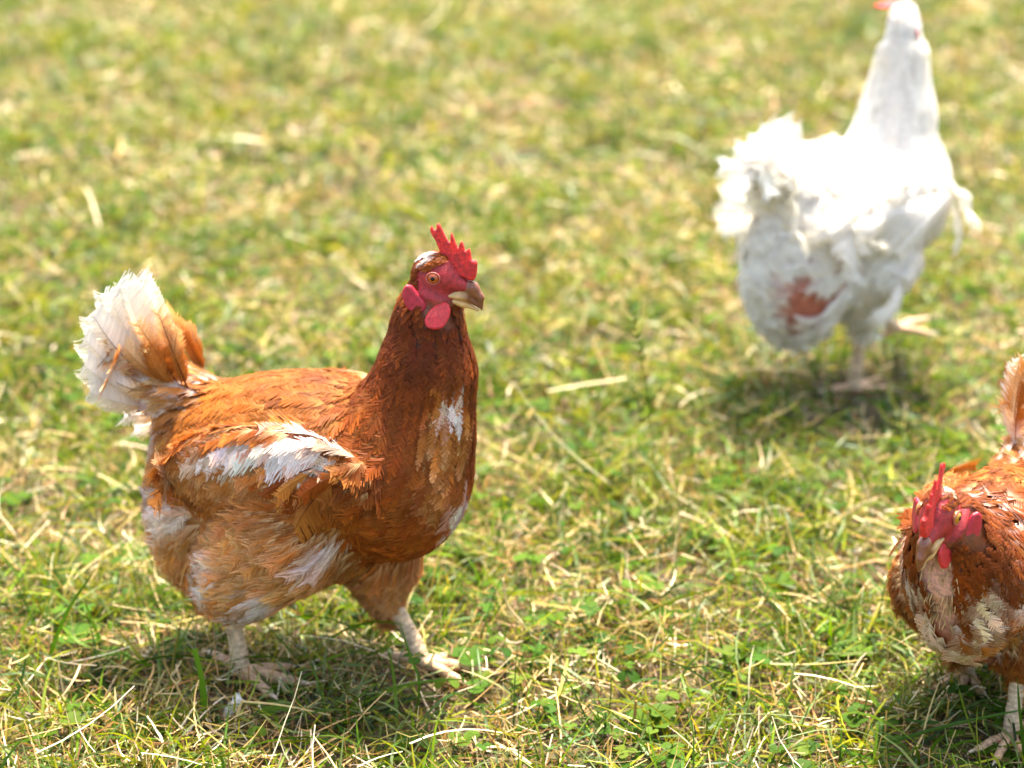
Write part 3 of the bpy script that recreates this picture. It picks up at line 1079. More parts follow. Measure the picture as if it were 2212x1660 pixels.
def leaflets(ctr, head, r, tilt, rng, col):
    """clover leaves: three rounded leaflets each, folded along the midrib"""
    n = len(ctr)
    u = np.array([0, .35, .75, 1.0, 1.04])
    w = np.array([.04, .40, .52, .34, .0])
    Vs, Qs, Cs = [], [], []
    off = 0
    for k in range(3):
        a = head + (k - 1) * 2.0 + rng.normal(0, .12, n)
        d = np.stack([np.cos(a) * np.cos(tilt), np.sin(a) * np.cos(tilt), np.sin(tilt)], -1)
        s = np.stack([-np.sin(a), np.cos(a), np.zeros(n)], -1)
        nn = np.cross(d, s)
        rr = r[:, None] * rng.uniform(.85, 1.1, (n, 1))
        sag = -0.25 * u ** 2
        mid = ctr[:, None] + d[:, None] * (u[None] * rr)[..., None] + nn[:, None] * (sag[None] * rr)[..., None]
        fold = .22
        lft = mid - s[:, None] * (w[None] * rr)[..., None] + nn[:, None] * (w[None] * rr * fold)[..., None]
        rgt = mid + s[:, None] * (w[None] * rr)[..., None] + nn[:, None] * (w[None] * rr * fold)[..., None]
        V = np.stack([lft, mid, rgt], 2)
        m = len(u)
        b = np.arange(n)[:, None] * m * 3 + np.arange(m - 1)[None] * 3
        Q = np.concatenate([np.stack([b, b + 1, b + 4, b + 3], -1).reshape(-1, 4), np.stack([b + 1, b + 2, b + 5, b + 4], -1).reshape(-1, 4)])
        c = np.repeat((col[:, None] * (1 + .25 * (u[None, :, None] < .3)))[:, :, None], 3, 2)
        Vs.append(V.reshape(-1, 3))
        Qs.append(Q + off)
        Cs.append(c.reshape(-1, 3))
        off += V.size // 3
    return np.concatenate(Vs), np.concatenate(Qs), np.concatenate(Cs)


CLOVER = np.array([(.05, .125, .005), (.075, .15, .006), (.035, .095, .006), (.11, .17, .012)])


def build_clover():
    rng = np.random.default_rng(5)
    A = Acc()
    for (y0, y1, dn) in ((1.4, 2.4, 700), (2.4, 4.2, 350), (4.2, 6.5, 200)):
        P = scatter(rng, dn, y0, y1)
        g = vnoise(P[:, :2], 11, 33)
        P = P[rng.random(len(P)) < np.clip((g - .40) * 4, .06, 1)]
        n = len(P)
        hgt = rng.uniform(.010, .030, n)
        top = P + np.stack([rng.normal(0, .008, n), rng.normal(0, .008, n), hgt], 1)
        A.add(*leaflets(top, rng.uniform(0, 6.28, n), rng.uniform(.006, .0125, n), rng.normal(.15, .25, n), rng, pick(CLOVER, n, rng)))
        # stems
        d = top - P
        hdg = np.arctan2(d[:, 1], d[:, 0])
        ln = np.linalg.norm(d, axis=1)
        c = pick(G_GREEN, n, rng) * .9
        A.add(*ribbons(P, hdg, ln, np.full(n, .0011), np.arcsin(d[:, 2] / ln), np.zeros(n), 2, c, c, rng, tip=.8))
    # round-leaved weeds among the grass
    P = scatter(rng, 110, 1.4, 3.2)
    n = len(P)
    P[:, 2] = rng.uniform(.004, .016, n)
    V, Q, C = leaflets(P, rng.uniform(0, 6.28, n), rng.uniform(.012, .022, n), rng.normal(.3, .25, n), rng, pick(np.array([(.06, .13, .006), (.09, .16, .010)]), n, rng))
    A.add(V, Q, C)
    o = A.build('clover', M_CLOVER, None, False, 'stuff')
    o['label'] = 'low dark green clover leaves scattered through the grass'
    o['category'] = 'clover'


build_grass()
build_clover()


# ------------------------------------------------------------------ plumage colours
def patchw(P, patches, nz):
    """weight of pale patches: (centre, radii) ellipsoids with ragged edges"""
    w = np.zeros(len(P))
    for c, r, s in patches:
        d = np.linalg.norm((P - np.array(c)) / np.array(r), axis=1)
        w = np.maximum(w, s * np.clip(1.9 - 1.5 * d + 0.9 * (nz - .5), 0, 1))
    return w


def brown_colors(patches, tans, base, pale=WHITE):
    def f(P, W, prims, hd, rng):
        n = len(P)
        cols = np.array([base[p.attr.get('col', 'back')][0] for p in prims])
        tips = np.array([base[p.attr.get('col', 'back')][1] for p in prims])
        roots = np.array([base[p.attr.get('col', 'back')][2] for p in prims])
        W3 = W ** 1.5
        W3 = W3 / W3.sum(1, keepdims=True)
        cm, ct, cb = W3 @ cols, W3 @ tips, W3 @ roots
        nz = vnoise(P, 70, 12) * .6 + rng.random(n) * .4
        big = vnoise(P, 32, 14)[:, None]
        cm = cm * (.72 + .56 * big)
        w = patchw(P, tans, nz)[:, None]
        cm, ct = lerp(cm, TAN * 1.1, w * .8), lerp(ct, CREAM, w * .8)
        w = patchw(P, patches, nz)[:, None]
        cm, ct, cb = lerp(cm, pale, w), lerp(ct, pale, w), lerp(cb, pale, w)
        j = np.exp(rng.normal(0, .20, (n, 1)))
        hue = 1 + rng.normal(0, .05, (n, 3))
        return cm * j * hue, ct * j * hue, cb * np.ones((n, 1))
    return f


BASE_A = {
    'back': (GOLD * .95, GOLD * 1.35, TAN * .8), 'breast': (RUST * 1.2, GOLD * 1.15, TAN * .7), 'fluff': (TAN * 1.3, CREAM * 1.15, CREAM),
    'belly': (TAN * .72, TAN * 1.15, CREAM * .8), 'tailbase': (TAN * .85, CREAM * .9, WHITE * .8), 'wing': (RUST * 1.35, TAN * 1.0, CREAM * .8),
    'thigh': (TAN * 1.15, CREAM * 1.05, CREAM), 'knee': (RUST * 1.05, TAN * .75, TAN), 'neck': (RUST * .78, RUST * 1.8, DARK * 1.3), 'head': (RUST * .9, GOLD * .9, RUST),
}


# ------------------------------------------------------------------ the walking brown hen
def legs_main(acc):
    ra, la = (-.059, -.045, .015), (.083, .022, .014)
    shank(acc, (-.076, -.043, .092), ra)
    foot(acc, ra, [(.05, .056, -.003), (-.55, .046, -.004), (.62, .046, -.003), (2.75, .036, .006)], 0)
    shank(acc, (.040, .030, .078), la)
    foot(acc, la, [(.0, .054, -.002), (-.5, .046, -.003), (.6, .046, -.002), (2.9, .030, .000)], .1)


def prims_main(hd):
    neck = [((.086, 0, .240), .051), ((.099, 0, .292), .039), ((.101, 0, .334), .028), (tuple(hd((-8, 0, -27))), .0185), (tuple(hd((-6, 0, -10))), .0125)]
    return trunk(neck, hd, ((-.020, -.040, .152), (-.052, -.048, .112), (-.072, -.043, .086), .058, .040, .014), ((.012, .034, .150), (.040, .032, .104), (.046, .029, .066), .052, .034, .016))


def big_main(rng):
    out = []
    # tail: large white feathers in an upright fan, seen nearly side on
    tl = [(-.168, .354, .042, WHITE), (-.184, .346, .046, WHITE), (-.199, .326, .046, WHITE), (-.206, .302, .042, WHITE), (-.205, .276, .038, WHITE * .97), (-.198, .252, .032, WHITE * .9)]
    for s in (-1, 1):
        for i, (x, z, w, c) in enumerate(tl):
            y = s * (.006 + .003 * i)
            out.append(dict(name='tail_feather', mat=M_WHITE, root=(-.128 - .003 * i, s * .008, .262 - .005 * i), tip=(x * .93 - .009 + .004 * (s > 0), y * 1.6, .262 + (z - .262) * .88 - .004 * (s > 0)), nrm=(0.15, s, .12), width=w, c_root=TAN, c_mid=lerp(CREAM, c, .6), c_tip=c, Kb=84, bend=s * -.05, curl=rng.uniform(.02, .09), ragged=.22, gaps=.05, angle=.8, solid=.8, seed=40 + i + 10 * (s > 0), shaft=WHITE * .9 if i != 2 else DARK, asym=.15 * s))
    # brown coverts over the tail base
    for i, (x, z, w, c, ct) in enumerate([(-.132, .326, .024, TAN, CREAM * 1.1), (-.122, .318, .020, TAN, CREAM), (-.112, .314, .016, TAN, CREAM), (-.152, .314, .026, TAN * .9, CREAM * 1.1), (-.164, .292, .026, TAN * .8, CREAM), (-.142, .296, .024, TAN * .8, TAN), (-.170, .272, .024, TAN * .9, CREAM), (-.126, .296, .022, GOLD, TAN), (-.156, .258, .024, GOLD, TAN), (-.180, .262, .022, CREAM, WHITE)]):
        for s in (-1, 1):
            out.append(dict(name='tail_covert', root=(-.108 - .002 * i, s * .018, .258), tip=(x - .014 * (s > 0), s * (.020 + .002 * (i % 3)), z - .010 * (s > 0)), nrm=(0, s, .15), width=w * .85, c_root=GOLD, c_mid=c, c_tip=ct, Kb=60, bend=s * rng.uniform(-.14, .02), curl=rng.uniform(-.02, .12), ragged=.6, angle=1.0, gaps=.22, seed=70 + i * 2 + (s > 0), shaft=DARK if i % 3 == 0 else None))
    # loose pale feathers below the tail
    for i, (x, z) in enumerate([(-.196, .232), (-.188, .212), (-.184, .198)]):
        out.append(dict(name='under_tail_feather', root=(-.140, -.004 + .012 * i, .225 - .01 * i), tip=(x, .006 + .01 * i, z), nrm=(.1, -.6, .7), width=.020, c_root=TAN, c_mid=CREAM, c_tip=WHITE, Kb=44, bend=-.15, curl=-.08, ragged=.6, gaps=.25, seed=95 + i))
    # folded wings: flight feathers stacked along the flank
    for s in (-1, 1):
        yw = .0935
        quills = [((.008, .232), (-.096, .196), .028, GOLD, TAN, .3), ((.016, .232), (-.076, .186), .030, GOLD * .8, GOLD * 1.2, .2), ((.032, .232), (-.046, .174), .030, RUST * 1.3, GOLD, .1), ((.044, .230), (-.016, .168), .028, RUST, RUST * 1.5, 0), ((.056, .228), (.014, .172), .026, GOLD * .9, TAN, 0)]
        for i, (a, b, w, c, ct, dr) in enumerate(quills):
            k = yw - .0030 + .0012 * i
            out.append(dict(name='wing_feather', root=(a[0], s * (k - .004), a[1]), tip=(b[0], s * (k - .012 + .001 * i), b[1]), nrm=(0, s, .18), width=w, c_root=TAN * .8, c_mid=c, c_tip=ct, Kb=70, bend=.05 * s, curl=.05, ragged=.45, angle=.95, seed=120 + i * 2 + (s > 0), shaft=DARK * 1.6 if i in (2, 4) else c * .8, asym=-.2 * s, drop=dr, gaps=.22))
        for i in range(17):                              # small coverts over the roots of the flight feathers
            row = i % 2
            x = .070 - .0068 * i + rng.uniform(-.004, .004)
            z = .2455 - .013 * row - .0004 * i + rng.uniform(-.002, .002)
            ln = rng.uniform(.034, .046)
            an = rng.uniform(-.15, .25) + .55 - .018 * i
            if row == 0:
                continue
            wht = row == 0 and 1 < i < 14
            c = lerp(WHITE, TAN, rng.uniform(0, .35)) if wht else [RUST * 1.4, GOLD, TAN, RUST * 1.1][i // 2 % 4]
            k = yw + .0035 - .002 * row - .0004 * i
            out.append(dict(name='wing_covert', root=(x, s * (k - .003), z), tip=(x - ln * math.cos(an), s * (k + .0035 - .0003 * i), z - ln * math.sin(an)), nrm=(0, s, .2), width=rng.uniform(.010, .015) if wht else rng.uniform(.014, .020), c_root=WHITE if wht else TAN, c_mid=c, c_tip=lerp(c, GOLD * 1.2, .45) if wht else c * 1.3, Kb=40, bend=rng.uniform(-.06, .08) * s, curl=.03, ragged=.7, gaps=.2, angle=1.1, seed=500 + i * 2 + (s > 0), shaft=c * .8))
        for i, (a, b, w, c) in enumerate([((-.006, .196), (-.086, .198), .012, DARK), ((.010, .186), (-.070, .188), .012, DARK * 1.2), ((.024, .180), (-.056, .178), .012, DARK)]):
            out.append(dict(name='wing_primary', root=(a[0], s * .084, a[1]), tip=(b[0], s * .082, b[1]), nrm=(0, s, -.1), width=w, c_root=CREAM, c_mid=c, c_tip=RUST, Kb=54, bend=-.10 * s, curl=.03, ragged=.15, seed=150 + i * 2 + (s > 0), shaft=CREAM * .9, wr=1.2))
    return out


HEAD_A = Head((.1105, 0, .3765), 0, .02, 0, 1.0)
MAIN = dict(
    seed=1, loc=(-.164, 1.815, 0), yaw=-18, scale=1.0, head=HEAD_A, prims=prims_main, lo=(-.19, -.11, .055), hi=(.155, .11, .415), h=.003,
    down=CREAM * .8, legs=legs_main, iris=M_IRIS, face=face_mask, fmat=M_FEATHER, cand=80000, space=.31, under={k: v[0] * .8 for k, v in BASE_A.items()}, K={'hackle': 16, 'head_feathers': 9, 'fluff': 26, 'thigh_feathers': 26, 'tail_coverts': 24},
    label='russet brown hen with white tail striding across the grass, seen side on',
    colors=brown_colors(
        [((-.012, -.088, .243), (.030, .03, .008), .9), ((.030, -.085, .247), (.024, .03, .009), .95), ((.056, -.080, .243), (.012, .03, .006), .7), ((-.042, -.085, .236), (.016, .03, .007), .7),
         ((-.056, -.070, .126), (.010, .04, .022), 1), ((-.046, -.072, .146), (.010, .03, .014), .8), ((.040, -.062, .158), (.016, .03, .008), .6), ((-.004, -.07, .112), (.012, .04, .016), .9), ((-.104, -.05, .170), (.022, .05, .018), .75), ((-.02, -.06, .10), (.012, .04, .012), .7),
         ((.132, -.025, .288), (.007, .015, .014), .9), ((.134, -.01, .190), (.008, .015, .018), .8), ((-.084, 0, .276), (.012, .03, .010), .9), ((-.13, -.03, .235), (.018, .03, .010), .8),
         (tuple(HEAD_A((-6, 0, 20))), (.007, .012, .008), 1)],
        [((.130, -.03, .275), (.016, .03, .035), .8), ((.125, -.03, .225), (.012, .02, .03), .5), ((-.12, 0, .15), (.05, .09, .08), .8), ((-.02, -.09, .225), (.08, .03, .02), .6)],
        BASE_A),
    big=big_main)


# ------------------------------------------------------------------ the white hen behind
def legs_white(acc):
    ra = (-.016, -.024, .010)
    shank(acc, (-.012, -.026, .098), ra)
    foot(acc, ra, [(.05, .054, -.002), (-.6, .046, -.003), (.65, .046, -.002), (2.75, .034, .004)], 0)
    # the other foot is lifted, toes half closed
    kn, an = (.035, .020, .092), (.088, -.004, .052)
    shank(acc, kn, an)
    foot(acc, an, [(.0, .045, .004), (-.55, .038, -.006), (.55, .038, -.006), (3.0, .022, -.006)], -.2)


def prims_white(hd):
    neck = [((.060, 0, .238), .058), ((.072, 0, .305), .041), ((.074, 0, .370), .029), (tuple(hd((-6, 0, -10))), .0185)]
    return trunk(neck, hd, ((-.020, -.036, .150), (-.016, -.032, .105), (-.010, -.028, .078), .056, .028, .013), ((.0, .036, .150), (.012, .034, .105), (.010, .034, .080), .052, .026, .013), wing_dir=(-.8, 0, -.3), dz=-.014, rump=.97)


def white_colors(P, W, prims, hd, rng):
    n = len(P)
    c = np.broadcast_to(WHITE * np.array([1.02, 1.02, 1.03]), (n, 3)) * (1 + rng.normal(0, .05, (n, 1)))
    c = np.minimum(c, .90)
    cr = (vnoise(P, 40, 6) > .72)[:, None] * .12
    return c * (1 - cr * np.array([0, .25, .6])), c, c * .95


def big_white(rng):
    out = []
    body = Body(prims_white(HEAD_W))
    P = np.array((-.02, 0, .20)) + unit(rng.normal(0, 1, (84, 3))) * np.array((.24, .2, .2))
    P = P[(P[:, 2] > .11)]
    for _ in range(30):
        P = P - body.normal(P) * np.clip(body.dist(P), -.03, .03)[:, None] * .8
    N = body.normal(P)
    for i, (p, n) in enumerate(zip(P, N)):
        if p[2] > .28 or (p[0] > .08) or p[2] < .10:
            continue
        t = np.array((-1, 0, -.35)) + rng.normal(0, .35, 3)
        t = unit(t - n * (t @ n)) + n * rng.uniform(.05, .24)
        ln = rng.uniform(.035, .060)
        if np.linalg.norm((p + t * ln * .7 - np.array((-.140, -.040, .140))) / np.array((.06, .06, .075))) < 1:
            continue
        out.append(dict(name='loose_body_feather', root=tuple(p - n * .003), tip=tuple(p + unit(t) * ln), nrm=tuple(n), width=rng.uniform(.020, .034), c_root=WHITE, c_mid=WHITE, c_tip=WHITE, Kb=32, bend=rng.uniform(-.12, .12), curl=rng.uniform(.0, .14), ragged=.7, gaps=.2, angle=1.0, seed=600 + i))
    for s in (-1, 1):
        for i, (x, z, w) in enumerate([(-.120, .330, .030), (-.134, .326, .032), (-.144, .314, .034), (-.152, .300, .036), (-.160, .274, .036), (-.164, .246, .036), (-.160, .218, .036)]):
            out.append(dict(name='tail_feather', root=(-.122 - .003 * i, s * .010, .262 - .005 * i), tip=(x, s * (.012 + .008 * i), z), nrm=(.15, s, .12), width=w, c_root=WHITE, c_mid=WHITE, c_tip=WHITE, Kb=60, bend=rng.uniform(-.12, .02) * s, curl=.06, ragged=.6, seed=200 + i + 10 * (s > 0), gaps=.12))
        for i in range(5):
            a, b = (.05 - .012 * i, .242 - .003 * i), (-.050 - .014 * i, .200 + .008 * i)
            out.append(dict(name='wing_feather', root=(a[0], s * .094, a[1]), tip=(b[0], s * (.098 - .004 * i), b[1] - .01), nrm=(0, s, .3), width=.028, c_root=WHITE, c_mid=WHITE, c_tip=WHITE, Kb=54, bend=.06 * s, curl=.1, ragged=.3, seed=230 + i + 10 * (s > 0)))
    return out


HEAD_W = Head((.076, .002, .411), R(48), -.05, 0, 1.1)
WHITE_HEN = dict(
    seed=2, loc=(.388, 2.54, 0), yaw=45, scale=1.03, head=HEAD_W, prims=prims_white, lo=(-.19, -.12, .06), hi=(.16, .12, .475), h=.0045,
    down=WHITE * .95, legs=legs_white, iris=M_IRIS, face=face_mask, fmat=M_WHITE, cand=36000, space=.36, under={}, mess=.45, lean=9, flare=.1, splay=.2, K={'fluff': 14, 'thigh_feathers': 14},
    label='plump white hen with raised neck and a bare red rump patch', colors=white_colors, big=big_white,
    skin_patch=[((-.12, -.045, .135), (.07, .07, .09), (.34, .10, .06)), ((-.06, -.06, .085), (.04, .03, .02), (.40, .07, .04))],
    bare=[((-.140, -.040, .145), (.044, .046, .064)), ((-.055, -.050, .080), (.030, .02, .010))])


# ------------------------------------------------------------------ the second brown hen, coming forward
def legs_right(acc):
    la, ra = (.030, .040, .010), (-.075, -.030, .012)
    shank(acc, (.002, .040, .078), la)
    foot(acc, la, [(.0, .054, -.002), (-.55, .046, -.003), (.6, .046, -.002), (2.9, .030, 0)], 0)
    shank(acc, (-.035, -.036, .078), ra)
    foot(acc, ra, [(.0, .054, -.002), (-.55, .046, -.003), (.6, .046, -.002), (2.9, .030, 0)], 0)


def prims_right(hd):
    neck = [((.080, 0, .195), .060), ((.118, -.002, .228), .046), ((.146, -.004, .262), .034), (tuple(hd((-8, 0, -6))), .0125)]
    return trunk(neck, hd, ((-.015, -.040, .150), (-.030, -.040, .110), (-.035, -.036, .080), .054, .028, .013), ((.005, .040, .150), (.004, .042, .110), (.003, .040, .078), .054, .028, .013), dz=.018, slim=.79, breast=dict(L=.040, W=.030, lift=.14, fl=.35, sp=1.25))


def big_right(rng):
    out = []
    for s in (-1, 1):
        for i, (x, z, w) in enumerate([(-.135, .318, .026), (-.150, .326, .028), (-.160, .328, .028), (-.172, .320, .026), (-.180, .31, .026)]):
            c = [GOLD * 1.3, CREAM, TAN, WHITE * .95, CREAM][i]
            out.append(dict(name='tail_feather', root=(-.122 - .004 * i, s * .010, .240), tip=(x, s * (.006 + .008 * i), z), nrm=(1, s * .25, .3), width=w * (.75 if i == 0 else 1.05), c_root=WHITE, c_mid=c, c_tip=[GOLD, TAN, CREAM, WHITE, GOLD][i], Kb=60, bend=-.04 * s, curl=.08, ragged=.9, seed=300 + i + 10 * (s > 0), gaps=.30, shaft=DARK if i == 2 else GOLD))
        for i in range(7):
            a, b = (.054 - .010 * i, .218 - .002 * i), (-.030 - .016 * i, .165 + .009 * i)
            out.append(dict(name='wing_feather', root=(a[0], s * .074, a[1]), tip=(b[0], s * (.068 - .003 * i), b[1]), nrm=(0, s, .3), width=.024, c_root=CREAM, c_mid=[GOLD, RUST * 1.2, TAN][i % 3], c_tip=[TAN, GOLD, CREAM][i % 3], Kb=60, bend=.06 * s, curl=.08, ragged=.4, seed=330 + i + 10 * (s > 0), shaft=DARK, gaps=.15))
    return out


def face_right(hp):
    x, y, z = hp[:, 0], np.abs(hp[:, 1]), hp[:, 2]
    front = (x > -2) & (y < 13) & (z < -18) & (z > -62)      # the plucked throat
    lobe = (x > -23) & (x < 0) & (z < -3) & (z > -31) & (y > 9)   # kept clear round the ear lobes
    return face_mask(hp) | front | lobe


HEAD_R = Head((.180, -.006, .292), R(-3), R(12), R(-3), 1.24)
BASE_R = dict(BASE_A)
BASE_R['breast'] = (RUST * 1.5, DARK * 1.3, WHITE)
BASE_R['belly'] = (RUST * 1.2, DARK * 1.3, WHITE * .9)
BASE_R['neck'] = (RUST * .9, GOLD * .9, RUST)
BASE_R['thigh'] = (RUST * .9, TAN, CREAM)
BASE_R['back'] = (RUST * 1.15, TAN * .8, TAN)
RIGHT = dict(
    seed=3, loc=(.390, 1.727, 0), yaw=-116, scale=.85, head=HEAD_R, prims=prims_right, lo=(-.19, -.11, .055), hi=(.235, .11, .33), h=.003,
    down=CREAM * .85, legs=legs_right, iris=M_IRIS_Y, face=face_right, fmat=M_FEATHER, cand=50000, space=.34, under={k: v[0] * .8 for k, v in BASE_A.items()}, mess=.34, gape=.2, lean=.15, splay=.3, flare=1.0, wclear=False, K={'hackle': 16, 'head_feathers': 9, 'breast_feathers': 26},
    label='ragged brown and cream hen with plucked throat coming towards the camera', big=big_right,
    colors=brown_colors(
        [((.15, .028, .205), (.03, .014, .02), .6), ((.15, -.036, .205), (.03, .012, .016), .6), ((.135, .03, .175), (.014, .018, .014), 1), ((.13, -.03, .165), (.014, .016, .012), .9), ((.125, .0, .14), (.02, .02, .012), .8), ((.10, .07, .19), (.02, .03, .02), .8), ((.09, -.065, .21), (.02, .03, .014), .8), ((.04, .08, .15), (.03, .03, .03), .7), (tuple(HEAD_R((-6, 5, 20))), (.009, .010, .008), 1), ((-.07, -.05, .25), (.02, .02, .02), .9), ((.05, .06, .23), (.03, .03, .015), .6)],
        [((.10, 0, .15), (.05, .08, .06), .5), ((.0, .08, .18), (.08, .05, .05), .7)], BASE_R, lerp(CREAM, WHITE, .45)),
    skin_patch=[((.155, -.006, .20), (.06, .03, .075), tuple(SKIN_PINK))],
    bare=[((.155, -.006, .200), (.05, .015, .055))])

make_hen(MAIN)
make_hen(WHITE_HEN)
rr = make_hen(RIGHT)


def pin_feathers(root):
    """short new quills on the plucked throat"""
    rng = np.random.default_rng(8)
    body = Body(prims_right(HEAD_R))
    acc = Acc()
    P = np.array((.19, -.006, .205)) + rng.uniform(-1, 1, (70, 3)) * np.array((.0, .019, .05))
    for _ in range(14):
        P[:, 0] -= np.clip(body.dist(P), -.02, .02) * .8
    N = body.normal(P)
    for p, n in zip(P, N):
        d = unit(np.array([0, rng.normal(0, .25), -1]) + n * rng.uniform(.2, .6))
        b = p - n * .004
        V, Q, T3 = tube(b + d * np.linspace(0, rng.uniform(.006, .012), 4)[:, None], np.array([.0007, .0007, .0006, .0003]), 5)
        acc.add(V, Q, np.array((.66, .46, .22)) * rng.uniform(.6, 1.1))
        acc.T.append(T3 + acc.n - len(V))
    acc.build('pin_feathers', M_FEATHER, root, False, 'stuff')


pin_feathers(rr)


# ------------------------------------------------------------------ single stalks and blades that stand out
def stalk(name, label, pts, r0, r1, col, mat=M_GRASS, cat='grass stalk', group=None, part='stem'):
    P = smooth_curve(np.array(pts, float), 26)
    root = empty(name, tuple(P[0] * np.array([1, 1, 0])))
    tag(root, label, cat, group)
    V, Q, T3 = tube(P - np.array(root.location), np.linspace(r0, r1, 26), 7)
    make_mesh(part, V, [Q, T3], np.broadcast_to(np.array(col, float), V.shape), mat, root, True)
    return root, P - np.array(root.location)


def seed_head(root, line, n, size, col, rng, start=.72):
    for i in range(n):
        k = min(len(line) - 2, int((start + (1 - start) * i / n) * (len(line) - 1)))
        p = line[k]
        t = unit(line[k + 1] - line[k])
        s = unit(np.cross(t, [0, 1, 0.001])) * (1 if i % 2 else -1)
        d = unit(t * .8 + s * .55 + rng.normal(0, .1, 3))
        ln = size * rng.uniform(.8, 1.2)
        c = [p, p + d * ln * .35, p + d * ln * .7, p + d * ln]
        V, Q, T3 = tube(smooth_curve(c, 9), np.interp(np.linspace(0, 1, 9), [0, .4, 1], [.0006, .0018, .0003]), 6)
        make_mesh('spikelet', V, [Q, T3], np.broadcast_to(np.array(col, float), V.shape), M_GRASS, root, True)


def blade(name, label, pts, width, col, face=(0, -1, .3), cat='tall grass', tipw=.1, group=None, mat=M_GRASS, part='blade'):
    P = smooth_curve(np.array(pts, float), 18)
    base = P[0] * np.array([1, 1, 0])
    P = P - base
    T = unit(np.gradient(P, axis=0))
    S = unit(np.cross(T, np.array(face, float)))
    Nn = unit(np.cross(S, T))
    w = width * .5 * np.interp(np.linspace(0, 1, 18), [0, .3, .75, 1], [.75, 1, .7, tipw])[:, None]
    V = np.stack([P - S * w, P + Nn * w * .35, P + S * w], 1).reshape(-1, 3)
    b = np.arange(17)[:, None] * 3
    Q = np.concatenate([b + np.array([[0, 1, 4, 3]]), b + np.array([[1, 2, 5, 4]])])
    C = np.array(col, float)[None] * np.repeat(np.linspace(.9, 1.2, 18), 3)[:, None]
    o = empty(name, tuple(base))
    make_mesh(part, V, Q, C, mat, o)
    tag(o, label, cat, group)
    return o


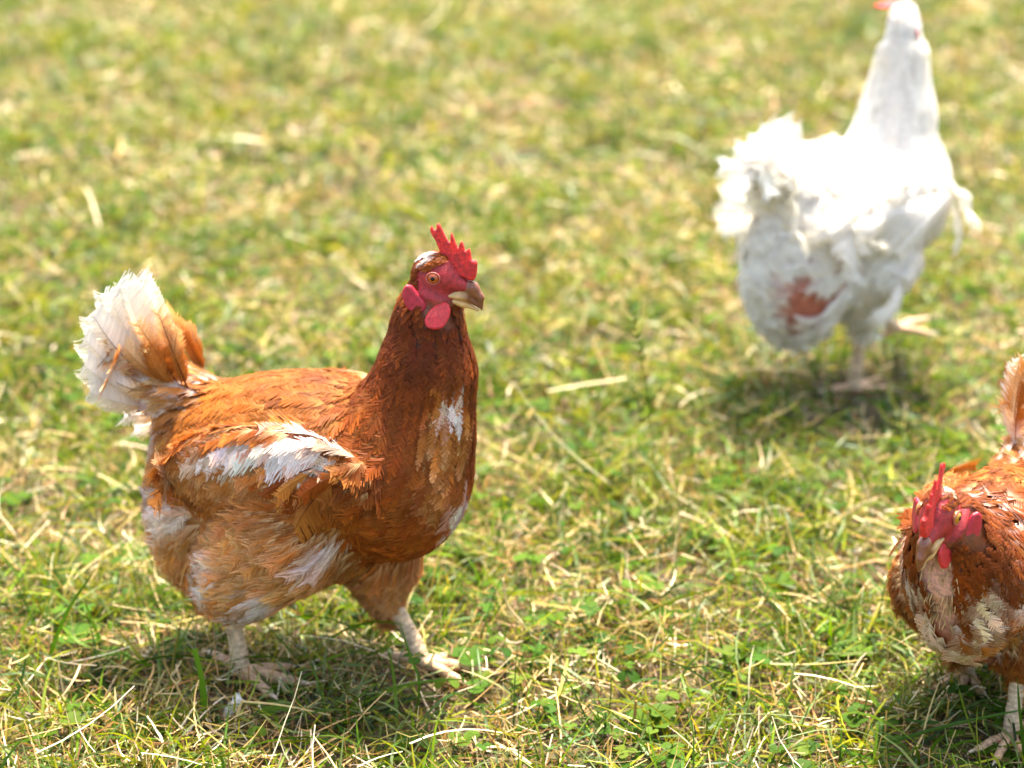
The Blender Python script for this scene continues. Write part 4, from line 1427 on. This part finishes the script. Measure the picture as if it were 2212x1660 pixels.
def build_details():
    rng = np.random.default_rng(77)
    gr = (.20, .28, .04)
    r, ln = stalk('grass_stalk', 'tall green seeding grass stalk standing alone between the hens', [(.150, 2.132, 0), (.143, 2.13, .06), (.135, 2.13, .125), (.126, 2.13, .185), (.116, 2.132, .230)], .0009, .0005, gr)
    seed_head(r, ln, 11, .011, (.24, .30, .05), rng)
    r, ln = stalk('grass_stalk', 'thin pale seeding grass stalk, the taller of two far behind the brown hen', [(-.223, 3.244, 0), (-.222, 3.244, .08), (-.217, 3.244, .14), (-.211, 3.244, .188)], .0012, .0007, (.26, .28, .08))
    seed_head(r, ln, 8, .012, (.34, .34, .12), rng, .8)
    r, ln = stalk('grass_stalk', 'short dark seeding grass stalk far behind the brown hen', [(-.216, 3.059, 0), (-.222, 3.06, .05), (-.230, 3.06, .10), (-.238, 3.06, .132)], .0012, .0007, (.12, .18, .03))
    seed_head(r, ln, 6, .012, (.18, .24, .04), rng, .7)
    blade('tall_grass', 'long dark green blade leaning up beside the walking hen', [(-.407, 1.813, 0), (-.398, 1.812, .03), (-.382, 1.812, .065), (-.358, 1.815, .100)], .0040, (.06, .13, .008))
    blade('tall_grass', 'short curved green blade next to the long leaning one', [(-.366, 1.84, 0), (-.364, 1.84, .02), (-.371, 1.84, .045), (-.375, 1.84, .062)], .0030, (.07, .15, .01))
    blade('tall_grass', 'broad torn green blade standing upright before the near foot', [(-.256, 1.719, 0), (-.256, 1.719, .025), (-.258, 1.719, .05), (-.262, 1.719, .072)], .0062, (.09, .19, .012), tipw=.75)
    blade('tall_grass', 'thin dark blade crossing the far foot of the walking hen', [(-.080, 1.74, 0), (-.078, 1.742, .03), (-.086, 1.745, .055), (-.094, 1.75, .082)], .0026, (.06, .13, .01))
    blade('tall_grass', 'arched green blade over the toes of the far foot', [(-.125, 1.742, 0), (-.105, 1.74, .022), (-.07, 1.735, .034), (-.03, 1.735, .036)], .0026, (.07, .15, .01))
    blade('tall_grass', 'upright dark blade before the ragged hen', [(.412, 1.640, 0), (.408, 1.64, .03), (.403, 1.64, .06), (.400, 1.642, .085)], .0028, (.04, .10, .008))
    blade('tall_grass', 'long dark blade lying slantwise before the ragged hen', [(.300, 1.665, .012), (.34, 1.662, .028), (.38, 1.66, .040), (.425, 1.66, .050)], .0030, (.05, .11, .01))
    # dry ones
    st = (.60, .44, .18)
    blade('dry_stem', 'bent pale straw folded like an elbow before the walking hen', [(-.232, 1.695, 0), (-.227, 1.695, .02), (-.2215, 1.695, .036), (-.219, 1.695, .0358), (-.19, 1.700, .030), (-.150, 1.705, .018)], .0022, st, cat='straw', tipw=.6, mat=M_STRAW)
    r, ln = stalk('dry_stem', 'branched dry tan twig with frayed end before the near foot', [(-.268, 1.722, 0), (-.270, 1.722, .014), (-.276, 1.722, .028), (-.279, 1.722, .038)], .0016, .0010, (.55, .38, .15), M_STRAW, cat='twig')
    for p0, p1, p2 in (((-.2765, 1.722, .029), (-.286, 1.720, .030), (-.297, 1.718, .031)), ((-.279, 1.722, .038), (-.283, 1.722, .044), (-.281, 1.722, .050)), ((-.279, 1.722, .038), (-.2755, 1.722, .042), (-.276, 1.722, .046))):
        V, Q, T3 = tube(smooth_curve([p0, p1, p2], 8) - np.array(r.location), np.linspace(.0008, .0003, 8), 5)
        make_mesh('branch', V, [Q, T3], np.broadcast_to(np.array((.62, .48, .24)), V.shape), M_STRAW, r, True)
    r, ln = stalk('dry_stem', 'pale straw stem standing crooked under the breast of the walking hen', [(.005, 1.86, 0), (.012, 1.86, .02), (-.004, 1.86, .045), (-.008, 1.86, .070)], .0014, .0009, (.66, .52, .26), M_STRAW, cat='straw')
    r, ln = stalk('dry_stem', 'straight brown cut stem upright among the near grass', [(.100, 1.70, 0), (.101, 1.70, .016), (.102, 1.70, .034)], .0013, .0012, (.34, .19, .06), M_STRAW, cat='straw')
    blade('dry_stem', 'long straw lying flat behind the seeding stalk', [(.04, 2.45, .03), (.08, 2.46, .034), (.13, 2.47, .038)], .0034, (.55, .45, .22), face=(0, -.3, 1), cat='straw', tipw=.7, mat=M_STRAW)
    # a dropped feather
    f = big_feather((0, 0, .004), (.016, .004, .022), (.2, -1, .3), .010, WHITE, WHITE, WHITE, Kb=24, curl=.15, ragged=.4, seed=900)
    o = f.build('loose_feather', M_WHITE)
    o.location = (-.243, 1.725, .0)
    tag(o, 'tiny white down feather caught upright in the grass by the near foot', 'feather')


build_details()
